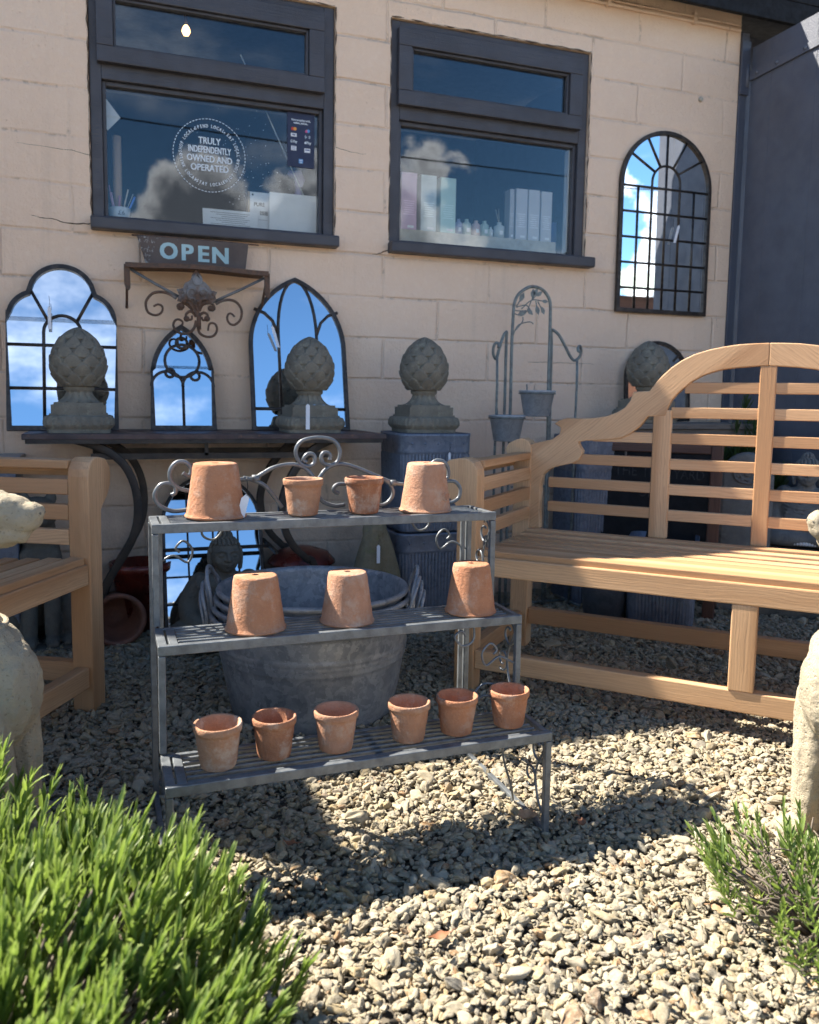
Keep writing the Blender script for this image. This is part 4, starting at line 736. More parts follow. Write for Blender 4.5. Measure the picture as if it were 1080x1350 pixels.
# ------------------------------------------------------------------ pineapple finials
def pineapple():
    root = thing('pineapple_finial', 'weathered stone pineapple finial in front of the trefoil mirror', 'finial', (-.103, 2.955, .7255), 0, 'stone pineapple finials')
    bs = MB(); hw = .109; n = 1
    # gadrooned square base
    N = 168; rows = [(0, .0), (.0, .012), (.3, .016), (1, .026), (.9, .040), (.35, .052), (-.3, .057)]; vs = []
    for ro, z in rows:
        for k in range(N):
            u = k / N * 4; sd = int(u) % 4; t = (u - int(u)) * 2 - 1; h_ = hw - .012 + .009 * ro
            lob = .5 + .5 * abs(math.sin((t + 1) * math.pi * 4.0)); h_ += (.0095 * (lob - .6) if .014 < z < .055 else 0)
            c_ = .90; x, y = [(t, -1), (1, t), (-t, 1), (-1, -t)][sd]; q = (abs(x) ** 9 + abs(y) ** 9) ** (1 / 9); vs.append((x / q * h_, y / q * h_, z + (.0045 * (lob - .6) if .014 < z < .055 else 0)))
    fs = [(i * N + k, i * N + (k + 1) % N, (i + 1) * N + (k + 1) % N, (i + 1) * N + k) for i in range(len(rows) - 1) for k in range(N)]; fs.append(tuple((len(rows) - 1) * N + k for k in range(N)))
    bs.add(vs, fs, True); bs.box((0, 0, .0595), (.176, .176, .006)); bs.box((0, 0, .0765), (.166, .166, .029)); bs.box((0, 0, .0945), (.150, .150, .008))
    bs.build('base', M['castle'], root, .003)
    # flared petal collar
    N = 96; prof = [(.066, .098), (.060, .104), (.050, .114), (.043, .124), (.039, .133), (.042, .136), (.047, .140), (.049, .147), (.046, .154), (.040, .157)]; vs = []
    for i, (r, z) in enumerate(prof):
        for k in range(N):
            a = 2 * math.pi * k / N; p_ = abs(math.sin(a * 6)); sq = 1 / max(abs(math.cos(a)), abs(math.sin(a))) ** (.75 if i == 0 else .35 if i == 1 else 0)
            d = (.006 * (p_ ** .5 - .6)) if i < 5 else 0; vs.append(((r + d) * sq * math.cos(a), (r + d) * sq * math.sin(a), z + (.003 * (1 - p_) if i == 0 else 0)))
    c_ = MB(); c_.add(vs, [(i * N + k, i * N + (k + 1) % N, (i + 1) * N + (k + 1) % N, (i + 1) * N + k) for i in range(len(prof) - 1) for k in range(N)], True); c_.build('collar', M['castle'], root)
    # scaled fruit
    nu, nv = 180, 150; vs = []; H0, H1 = .152, .345; rows_n = 6.4; cnt = 9
    def rad(t): return .083 * (max(0.0, math.sin(math.pi * (min(1.0, .12 + .88 * t)) ** .86)) ** .62)
    for j in range(nv + 1):
        t = j / nv; z = H0 + (H1 - H0) * t; r0 = rad(t)
        for i in range(nu):
            u = i / nu; best = 0; tt = t * rows_n
            for ro in (int(math.floor(tt)) - 1, int(math.floor(tt))):
                bq = tt - ro; a = ((u * cnt + .5 * (ro % 2)) % 1 - .5) * 2
                lim = 1.42 - .86 * abs(a) ** 1.8
                if bq < lim and ro >= -1:
                    e_ = max(0., min(1., (lim - bq) / .26)); s_e = max(0., min(1., (1.03 - abs(a)) / .30)); best = .0062 * (bq / 1.42) + .0075 * (1 - (1 - e_) ** 3) * (.25 + .75 * (1 - (1 - s_e) ** 2)) + (.0012 if .04 < e_ < .45 else 0); break
            r = max(r0 - .003 + best * min(1, r0 / .045), 0.0004) if j < nv else .0003
            vs.append((r * math.cos(2 * math.pi * u), r * math.sin(2 * math.pi * u), z))
    fr_ = MB(); fr_.add(vs, [(j * nu + i, j * nu + (i + 1) % nu, (j + 1) * nu + (i + 1) % nu, (j + 1) * nu + i) for j in range(nv) for i in range(nu)], True); fr_.build('fruit', M['castle'], root)
    return root
fin = pineapple()
dup(fin, (.676, 2.955, .7255), R(2), 'weathered stone pineapple finial in front of the gothic arch mirror', 'stone pineapple finials')
dup(fin, (1.118, 2.95, .727), 0, 'stone pineapple finial standing on the ribbed zinc bins', 'stone pineapple finials', 1.04)
dup(fin, (2.155, 2.99, .768), R(8), 'stone pineapple finial half hidden behind the right bench', 'stone pineapple finials')
tag_strip('long white price tag on the finial by the gothic mirror', (.643, 2.838, .835), .095, .014)

# ------------------------------------------------------------------ ribbed zinc bins
def ribbed_bin(mb, w_, d_, h_, rib=.0035, pitch=.0135, rc=.05):
    """rounded rectangular tapered bin with upright corrugations and a plain rim band"""
    per = []; seg = [(w_ / 2 - rc, -d_ / 2 + rc, -90), (w_ / 2 - rc, d_ / 2 - rc, 0), (-w_ / 2 + rc, d_ / 2 - rc, 90), (-w_ / 2 + rc, -d_ / 2 + rc, 180)]
    pts = []
    for cx_, cy_, a0 in seg: pts += [(cx_ + rc * math.cos(R(a0 + 90 * i / 10)), cy_ + rc * math.sin(R(a0 + 90 * i / 10)), math.cos(R(a0 + 9 * i)), math.sin(R(a0 + 9 * i))) for i in range(11)]
    dense = []; L = 0
    for i in range(len(pts)):
        p, q = pts[i], pts[(i + 1) % len(pts)]; l_ = math.hypot(q[0] - p[0], q[1] - p[1]); k = max(1, int(l_ / .0028))
        for j in range(k): t = j / k; dense.append((p[0] + (q[0] - p[0]) * t, p[1] + (q[1] - p[1]) * t, p[2] + (q[2] - p[2]) * t, p[3] + (q[3] - p[3]) * t, L + l_ * t))
        L += l_
    rows = [(0, .93, 0), (.006, .94, 0), (.02, .94, 1), (h_ * .78, .985, 1), (h_ * .795, .987, 0), (h_ * .80, .992, 0), (h_ * .815, 1.0, -2), (h_ * .82, 1.0, 0), (h_ * .96, 1.006, 0), (h_ * .975, 1.018, 0), (h_, 1.016, 0), (h_, .985, 0), (h_ - .03, .97, 0)]
    n = len(dense); vs = []
    for z, s_, rb in rows:
        for x, y, nx_, ny_, l_ in dense:
            d = rib * math.cos(2 * math.pi * l_ / pitch) if rb == 1 else 0; vs.append((x * s_ + nx_ * d, y * s_ + ny_ * d, z))
    mb.add(vs, [(i * n + k, i * n + (k + 1) % n, (i + 1) * n + (k + 1) % n, (i + 1) * n + k) for i in range(len(rows) - 1) for k in range(n)] + [tuple((len(rows) - 1) * n + k for k in range(n)), tuple(reversed(range(n)))], True)
    return mb
def bin_thing(label, loc, rz, w_, d_, h_, group='ribbed zinc bins'):
    t = thing('ribbed_bin', label, 'bin', loc, rz, group); ribbed_bin(MB(), w_, d_, h_).build('body', M['zincdark'], t)
    rv = MB()
    for x in np.linspace(-w_ * .36, w_ * .36, 5): rv.lathe([(.0001, .003), (.003, .002), (.0045, 0)], 8, (x, -d_ / 2 * 1.003, h_ * .90), Euler((R(90), 0, 0)).to_matrix())
    rv.build('rivets', M['zincdark'], t); return t
bin_thing('upper ribbed zinc bin under the free standing pineapple', (1.125, 2.95, .3605), 0, .285, .285, .366); bin_thing('lower ribbed zinc bin at the bottom of the stack', (1.125, 2.95, -.004), 0, .30, .30, .363)
bin_thing('low ribbed zinc bin under the right bench before the chalkboard', (2.03, 2.665, -.004), R(-40), .26, .26, .33); bin_thing('tall ribbed zinc bin behind the top of the chalkboard', (1.93, 3.06, -.004), 0, .25, .25, .715)
tag_strip('white price tag on the upper ribbed zinc bin', (1.165, 2.795, .665), .04, .009)
bk_ = thing('zinc_bucket', 'small dark zinc bucket beside the ribbed bin under the bench', 'bucket', (1.83, 2.76, -.004)); MB().lathe([(0, .004), (.075, .004), (.075, 0), (.078, .0), (.10, .20), (.103, .205), (.099, .205), (.075, .01), (0, .01)], 40).build('pail', M['zincdark'], bk_)
MB().tube([(.10 * math.cos(t), -.02 - .05 * math.sin(t), .20 - .03 * math.sin(t)) for t in np.linspace(0, math.pi, 16)], .0025, 6).build('handle', M['zinc'], bk_)

# ------------------------------------------------------------------ OPEN sign and iron bracket
sg = thing('open_sign', 'worn brown metal OPEN sign above the iron bracket', 'sign', (.30, 3.185, 1.37))
pl = [(-.175, -.050), (.180, -.047), (.192, .050), (-.205, .050)]
MB().prism(pl, -.012, .0).build('plate', M['sign'], sg, .001)
MB().tube([(-.222, .002, .052), (-.1, 0, .0535), (.05, .001, .052), (.232, .002, .05)], [.003, .0045, .004, .0025], 6).build('top_wire', M['rust'], sg)
l_ = MB()
for ch, x in (('O', -.096), ('P', -.032), ('E', .026), ('N', .088)): put_text(l_, ch, .079, lambda a, c, e, x=x: (x + a, -.0128 - e, -.002 + c - x * .02), 1.08 if ch != 'O' else .98, .0032)
l_.build('lettering', M['openpaint'], sg)
br = thing('scroll_bracket', 'rusty iron wall bracket with fleur scrolls carrying a narrow shelf', 'bracket', (.30, 3.2, 0))
sh = MB(); ns = 18; vs = []
for i in range(ns + 1):
    x = -.248 + .496 * i / ns; zz_ = 1.312 - .004 * math.cos(i / ns * math.pi * 2)
    for y, z in ((-.135, zz_), (.045, zz_ + .003), (.045, zz_ - .004), (-.128, zz_ - .005), (-.131, zz_ - .017), (-.136, zz_ - .017)): vs.append((x, y, z))
sh.add(vs, [(i * 6 + k, i * 6 + (k + 1) % 6, i * 6 + 6 + (k + 1) % 6, i * 6 + 6 + k) for i in range(ns) for k in range(6)] + [(5, 4, 3, 2, 1, 0), tuple(ns * 6 + k for k in range(6))]); sh.build('shelf', M['rust'], br, .001)
ends = MB()
for sx_ in (-.243, .243):
    ends = MB(); ends.prism([(-.010, 1.302), (-.010, 1.235), (-.004, 1.217), (.006, 1.213), (.011, 1.222), (.010, 1.302)], -.128, -.122, f=lambda x, y, z, s_=sx_: (s_ + x, y, z)); ends.tube([(sx_, -.125, 1.29), (sx_, -.08, 1.25), (sx_, -.02, 1.2), (sx_, .045, 1.17)], .005, 6); ends.build('end_stay', M['rust'], br, .001)
sc = MB(); fb = lambda p: (p[0], -.105, p[1])
for k in ('curlL', 'curlR', 'cdR', 'cdL', 'mL', 'mR', 'm2L', 'm2R'):
    P_ = smooth_path([fb(p) for p in T['bracket'][k]], 6); n = len(P_); sc = MB(); sc.tube(P_, [.0055 * (1 - .35 * i / n) for i in range(n)], 7); sc.build('scroll', M['rust'], br)
sc = MB()
for x, z in (T['bracket']['mL'][-1], T['bracket']['mR'][-1], T['bracket']['m2L'][3], T['bracket']['m2R'][3]): sc.lathe([(.0001, .008), (.008, .005), (.011, 0), (.008, -.005), (.0001, -.008)], 12, (x, -.107, z), Euler((R(90), 0, 0)).to_matrix())
sc.tube([fb((.0, 1.15)), fb((.0, 1.09))], .008, 8); sc.build('stem', M['rust'], br)
ar = MB()
ar.tube([(-.235, -.11, 1.290), (-.15, -.108, 1.243), (-.06, -.106, 1.198)], .005, 7); ar.build('arm', M['steel'], br); ar = MB(); ar.tube([(.235, -.11, 1.286), (.15, -.108, 1.240), (.05, -.106, 1.19)], .005, 7); ar.build('arm', M['steel'], br)
fl = MB(); fp = T['fleur']; fl.prism(fp, -.118, -.106); cxm = sum(p[0] for p in fp) / len(fp); czm = sum(p[1] for p in fp) / len(fp)
fl.prism([(cxm + (x - cxm) * .72, czm + (z - czm) * .74) for x, z in fp], -.126, -.118)
for sx_ in (-1, 1):
    fl.tube(smooth_path([(cxm + sx_ * a, -.127, czm + b_) for a, b_ in [(.004, -.045), (.012, -.02), (.03, -.018), (.036, .0), (.024, .016), (.010, .01), (.012, -.004), (.02, -.002)]], 5), .0045, 7); fl.tube(smooth_path([(cxm + sx_ * a, -.125, czm + b_) for a, b_ in [(.002, .07), (.014, .05), (.010, .032), (.0, .03)]], 5), .004, 7)
    for a, b_ in ((.048, -.012), (.044, -.026), (.055, .004)): fl.lathe([(.0001, .006), (.007, .003), (.010, 0)], 10, (cxm + sx_ * a, -.118, czm + b_), Euler((R(90), 0, 0)).to_matrix())
fl.lathe([(.0001, .010), (.006, .006), (.009, 0)], 12, (cxm, -.126, czm - .03), Euler((R(90), 0, 0)).to_matrix()); fl.build('fleur', M['rust'], br, .002)

# ------------------------------------------------------------------ verdigris plant trellis with buckets
tr = thing('plant_trellis', 'verdigris green arched plant trellis with leaf scrolls by the wall', 'plant stand', (1.6, 3.0, 0))
TR = T['trellis']; mb = MB(); f3 = lambda p, y=0: (p[0], y, p[1])
ap = TR['arch']; mb.tube(smooth_path([f3((ap[0][0], 0.0))] + [f3(p) for p in ap] + [f3((ap[-1][0], 0.0))], 5), .0065, 8); mb.build('arch', M['trellis'], tr)
mb = MB(); hl = TR['hookL']; mb.tube(smooth_path([f3((hl[0][0], 0), .012)] + [f3(p, .012 - .05 * max(0, i - 2) / 10) for i, p in enumerate(hl)], 5), .006, 8); mb.build('hook', M['trellis'], tr); mb = MB(); hr = TR['hookR']; mb.tube(smooth_path([f3((hr[0][0] + .002, 0), .012)] + [f3(p, .012 - .05 * max(0, i - 3) / 10) for i, p in enumerate(hr)], 5), .006, 8); mb.build('hook', M['trellis'], tr)
mb = MB(); pL = TR['poleL']; pR = TR['poleR']; mb.tube([f3(p, -.03) for p in pL] + [f3((pL[-1][0], 0), -.03)], .0052, 8); mb.build('pole', M['trellis'], tr); mb = MB(); mb.tube([f3(p, -.03) for p in pR] + [f3((pR[-1][0], 0), -.03)], .0052, 8); mb.build('pole', M['trellis'], tr)
mb = MB()
for k in ['b%d' % i for i in range(1, 12)]: mb.tube(smooth_path([f3(p) for p in TR[k]], 5), .0022, 6)
mb.build('branch', M['trellis'], tr)
for (a, b_) in T['leaves']:
    mb = MB()
    a = Vector((a[0], 0, a[1])); b_ = Vector((b_[0], 0, b_[1])); d = b_ - a; pz = Vector((-d.z, 0, d.x)) * .24
    mb.prism([(p.x, p.z) for p in (a, a + d * .3 - pz * .8, a + d * .6 - pz, b_, a + d * .6 + pz, a + d * .3 + pz * .8)], -.002, .002); mb.build('leaf', M['trellis'], tr, .0008)
mb = MB()
for z in (.50, .28): mb.tube([(-.075 + .09 * 0, 0, z), (.10, 0, z)], .0045, 6)
mb.tube([(-.19, -.03, .25), (-.075, 0, .28)], .004, 6); mb.tube([(.20, -.03, .25), (.10, 0, .28)], .004, 6); mb.tube([(-.16, 0, .012), (.20, 0, .012)], .006, 6); mb.tube([(-.16, -.11, .012), (-.16, .09, .012)], .006, 6); mb.tube([(.20, -.11, .012), (.20, .09, .012)], .006, 6); mb.build('rail', M['trellis'], tr)
def bucket(label, x, z_top, y=-.07):
    t = thing('hanging_bucket', label, 'bucket', (1.6 + x, 3.0 + y, z_top), 0, 'small zinc buckets on the trellis'); MB().lathe([(0, -.096), (.048, -.096), (.049, -.098), (.051, -.096), (.068, -.004), (.073, -.002), (.074, .003), (.071, .005), (.067, .002), (.048, -.09), (0, -.09)], 36).build('pail', M['zincpale'], t)
    MB().tube([(.071 * math.cos(a), .071 * math.sin(a), -.007) for a in np.linspace(0, 2 * math.pi, 28, endpoint=False)], .0032, 6, closed=True).tube([(0, .071, -.007), (0, .085, .0), (-.0, .09, .03)], .003, 6).build('ring', M['trellis'], t)
bucket('small zinc bucket hanging highest on the trellis', -.006, .888); bucket('small zinc bucket hanging low at the left of the trellis', -.137, .790); bucket('lowest small zinc bucket seen through the bench arm', -.07, .27, -.09)
# ------------------------------------------------------------------ three tier plant stand
SX, SY_, SR = .069, 1.354, R(.75); WST = .73
stand = thing('plant_stand', 'grey painted steel three tier plant stand with scrolled back', 'plant stand', (SX, SY_, -.004), SR)
Zt = [.209, .409, .609]; V0 = [0.0, .136, .268]; VB = [.142, .268, .405]; bw = .0125
def tier(k):
    z, a, b_ = Zt[k], V0[k], VB[k]; mb = MB()
    mb.box((WST / 2, a + bw / 2, z - .009), (WST, bw, .018)).box((WST / 2, b_ - bw / 2, z - .008), (WST - .003, bw * .8, .013))
    for x in (.0085, .0285): mb.box((x, (a + b_) / 2 + .001, z - .0065), (.016, b_ - a - .026, .011))
    mb.box((WST - .0065, (a + b_) / 2 + .001, z - .0065), (.011, b_ - a - .026, .011))
    n = 6
    for i in range(n):
        y = a + bw + (b_ - a - 2 * bw) * (i + .5) / n; mb.box(((WST + .02) / 2, y, z - .006), (WST - .055, .0062, .006))
    mb.box((WST * .53, (a + b_) / 2, z - .0125), (.014, b_ - a - .026, .005)); return mb
for k in range(3): tier(k).build('shelf', M['steel'], stand, .0015)
for k in range(3):
    for x in (.0065, WST - .0065):
        z0 = 0 if k == 0 else Zt[k - 1] + .0005; mb = MB(); mb.box((x, V0[k] + .0065, (z0 + Zt[k] - .019) / 2), (.0125, .0125, Zt[k] - .019 - z0)); mb.build('leg', M['steel'], stand, .0015)
for x in (.0065, WST - .0065):
    mb = MB(); mb.box((x, .40, (Zt[2] - .014) / 2), (.0125, .0125, Zt[2] - .014)); mb.box((x - .016 if x > .3 else x + .016, .398, (Zt[2] - .014) / 2), (.010, .009, Zt[2] - .014)); mb.build('leg', M['steel'], stand, .0015)
mb = MB()
for x in (.0065, WST - .0065): MB().box((x, .203, .0075), (.011, .382, .011)).build('floor_rail', M['steel'], stand, .0015)
mb.box((WST / 2, .40, .033), (WST - .026, .010, .010)); mb.build('floor_rail', M['steel'], stand, .0015)
sc = MB(); yb = .408
def curve3(pts, k=6): return smooth_path(pts, k)
for k, pts in T['scroll'].items(): MB().tube(curve3([(p[0], yb - .003, p[1] + .004) for p in pts]), .0046, 8).build('scroll', M['steel'], stand)
for p in (T['scroll']['wingL'][1], T['scroll']['wingR'][-2]): sc.tube([(p[0] - .006, yb - .003, p[1] + .003), (p[0] + .008, yb - .003, p[1] + .003)], .0075, 8)
sc.build('scroll_clip', M['steel'], stand)
def scroll_part(path, r, n=6): MB().tube(path, r, n).build('scroll', M['steel'], stand)
def spiral(cx_, cz_, r, a0, turns, x, n=22): return [(x, cx_ + r * (1 - .62 * i / n) * math.cos(a0 + turns * 2 * math.pi * i / n), cz_ + r * (1 - .62 * i / n) * math.sin(a0 + turns * 2 * math.pi * i / n)) for i in range(n + 1)]
for x in (.006, WST - .006):
    for k in range(3):
        y0, y1 = V0[k], VB[k]; z = Zt[k]
        scroll_part(spiral(y0 + .045, z - .052, .030, R(90), 1.1, x), .0026, 6); scroll_part(spiral(y0 + .072, z - .115, .026, R(-60), -1.1, x), .0026, 6)
        scroll_part(smooth_path([(x, y0 + .014, z - .035), (x, y0 + .05, z - .10), (x, y0 + .038, z - .155), (x, y0 + .016, z - .175)], 5), .0026, 6)
for x0_, sg_ in ((.02, 1), (WST - .02, -1)):   # corner scrolls below each shelf
    for k in ((2,) if sg_ > 0 else (1, 2)):
        z = Zt[k] - .014; y = V0[k] + .0065 if k < 2 else VB[k] - .005
        scroll_part(smooth_path([(x0_ - sg_ * .012, y, z - .092), (x0_ + sg_ * .006, y, z - .082), (x0_ + sg_ * .03, y, z - .072), (x0_ + sg_ * .058, y, z - .088), (x0_ + sg_ * .068, y, z - .062), (x0_ + sg_ * .05, y, z - .042), (x0_ + sg_ * .034, y, z - .056), (x0_ + sg_ * .042, y, z - .066)], 5), .0026, 6)
        scroll_part(smooth_path([(x0_ + sg_ * .09, y, z + .012), (x0_ + sg_ * .088, y, z - .03), (x0_ + sg_ * .112, y, z - .042), (x0_ + sg_ * .13, y, z - .022), (x0_ + sg_ * .116, y, z - .010), (x0_ + sg_ * .106, y, z - .022)], 5), .0026, 6)
scroll_part(smooth_path([(WST - .006, .13, Zt[0] + .0), (WST - .045, .12, Zt[0] + .05), (WST - .085, .135, Zt[0] + .062), (WST - .115, .14, Zt[0] + .03)], 6), .003, 6)
scroll_part(smooth_path([(WST - .03, .13, Zt[0] - .0), (WST - .06, .12, Zt[0] + .03), (WST - .09, .13, Zt[0] + .038), (WST - .112, .138, Zt[0] + .01)], 6), .003, 6)
scroll_part(smooth_path([(WST - .075, .06, Zt[0] - .012), (WST - .06, .09, .13), (WST - .035, .10, .06), (WST - .018, .12, .016)], 6), .0024, 6)

def stand_pt(u, v, z): c, s = math.cos(SR), math.sin(SR); return (SX + u * c - v * s, SY_ + u * s + v * c, z)

# ------------------------------------------------------------------ terracotta pots
def pot_thing(label, loc, R_, H_, mat, inverted=False, rim=.22, rz=0, tilt=0):
    t = thing('terracotta_pot', label, 'plant pot', loc, rz, 'terracotta pots on the plant stand'); rb = R_ * (.735 if not inverted else .70); th = R_ * .115; rr = R_ * (.965 if inverted else .965)
    def at(z): return rb + (rr - rb) * z / H_
    out = [(R_ * .12, 0.0), (rb * .9, 0.0), (rb * .985, .0015), (rb, .004)] + [(at(z) * (1 + .006 * math.sin(z * 190)), z) for z in np.linspace(.01, H_ * (1 - rim) - .002, 7)] + [(at(H_ * (1 - rim)) + .0002, H_ * (1 - rim)), (at(H_ * (1 - rim)) + R_ * .026, H_ * (1 - rim) + .003)] + [(R_ * (.985 + .015 * q), H_ * (1 - rim) + .004 + q * (H_ * rim - .008)) for q in (0, .5, 1)]
    out += [(R_ * .985, H_ - .0012), (R_ * .95, H_), (R_ - th, H_ - .001), (R_ - th * 1.15, H_ - .004)] + [(at(z) - th, z) for z in np.linspace(H_ * .9, th, 5)] + [(R_ * .12, th), (R_ * .12, 0.0)]
    rot = Euler((math.pi, 0, 0)).to_matrix() if inverted else None
    mb = MB(); mb.lathe(out, 56, (0, 0, H_ if inverted else 0), rot, True, .006)
    rm = [(0, 0)]
    mb.build('body', mat, t); return t
TE, TP, TD, TK = M['terra'], M['terrapale'], M['terradark'], M['terrapink']; zt = [z - .004 for z in Zt]
specs = [  # u, v, tier, R, H, inverted, material, label
 (.094, .062, 0, .0425, .079, 0, TP, 'limey upright terracotta pot, first from the left on the bottom tier'), (.195, .072, 0, .0405, .075, 0, TD, 'dark banded upright terracotta pot, second on the bottom tier'),
 (.309, .066, 0, .0415, .076, 0, TK, 'pinkish upright terracotta pot, third on the bottom tier'), (.452, .064, 0, .041, .075, 0, TP, 'pale flecked upright terracotta pot, fourth on the bottom tier'),
 (.553, .066, 0, .041, .074, 0, TE, 'half shaded upright terracotta pot, fifth on the bottom tier'), (.667, .066, 0, .0405, .074, 0, TE, 'upright terracotta pot at the right end of the bottom tier'),
 (.186, .206, 1, .059, .106, 1, TE, 'upturned terracotta pot at the left of the middle tier'), (.369, .203, 1, .055, .102, 1, TK, 'upturned terracotta pot in the centre of the middle tier'), (.640, .20, 1, .055, .104, 1, TE, 'upturned terracotta pot at the right end of the middle tier'),
 (.131, .352, 2, .063, .111, 1, TE, 'upturned terracotta pot at the left of the top tier with a tag beside it'), (.310, .338, 2, .0425, .077, 0, TP, 'small limey upright terracotta pot, left of the two on the top tier'),
 (.444, .336, 2, .0425, .077, 0, TD, 'small orange gritty upright terracotta pot, right of the two on the top tier'), (.585, .330, 2, .059, .107, 1, TK, 'upturned terracotta pot at the right of the top tier with a stamped ring')]
for (u, v, k, R_, H_, inv, mt, lab) in specs:
    t = pot_thing(lab, stand_pt(u, v, zt[k] - .0005), R_, H_, mt, bool(inv), .22 if not inv else .085, random.uniform(0, 6))
    if 'stamped' in lab:
        t.rotation_euler.z = 0; MB().tube([(.030 + .0085 * math.cos(a), -.0485 + .004 * math.cos(a), .036 + .0085 * math.sin(a)) for a in np.linspace(0, 2 * math.pi, 20, endpoint=False)], .0013, 6, closed=True).build('stamped_ring', mt, t)
tag_strip('white price tag beside the large upturned pot on the top tier', stand_pt(.188, .315, .658), .052, .016, .25)

# ------------------------------------------------------------------ nested galvanised tubs
def tub(label, z0, s_=1.0):
    t = thing('galvanised_tub', label, 'tub', (.512, 2.185, z0), R(-19), 'nested galvanised tubs'); H_ = .272; rb, rt = .214 * s_, .262 * s_
    at = lambda z: rb + (rt - rb) * (z / H_) ** .85
    prof = [(0, .012), (rb - .004, .012), (rb - .002, 0), (rb + .002, 0), (rb + .003, .012)]
    for z in np.linspace(.02, H_ - .015, 40):
        d = 0
        for zr in (.165, .180, .195): d += .0032 * math.exp(-((z - zr) / .0045) ** 2)
        prof.append((at(z) + d, z))
    prof += [(rt + .004, H_ - .010), (rt + .011, H_ - .006), (rt + .0125, H_), (rt + .009, H_ + .006), (rt + .002, H_ + .006), (rt - .003, H_), (rt - .004, H_ - .01)] + [(at(z) - .0025, z) for z in np.linspace(H_ - .02, .02, 10)] + [(0, .016)]
    MB().lathe(prof, 96).build('body', M['zinc'], t)
    for sg_ in (-1, 1):
        h = MB(); P_ = []
        for a in np.linspace(R(-25), R(205), 22): P_.append((sg_ * (rt + .010 + .020 * max(0, math.sin(a)) + .006), .066 * math.cos(a), H_ - .016 + .072 * math.sin(a)))
        h.tube(P_, .0052, 8); h.box((sg_ * (rt + .004), 0, H_ - .03), (.006, .15, .022)); h.build('handle', M['zinc'], t, .001)
    return t
tub('outermost galvanised tub at the bottom of the nested stack', -.006, 1.03); 
for k, lab in enumerate(('second galvanised tub up in the nested stack', 'third galvanised tub up in the nested stack', 'topmost galvanised tub of the nested stack, its inside showing')):
    t = tub(lab, -.006 + .022 * (k + 1), 1.03 - .024 * (k + 1)); t.rotation_euler.z = R(-19 + (4, -5, 3)[k])

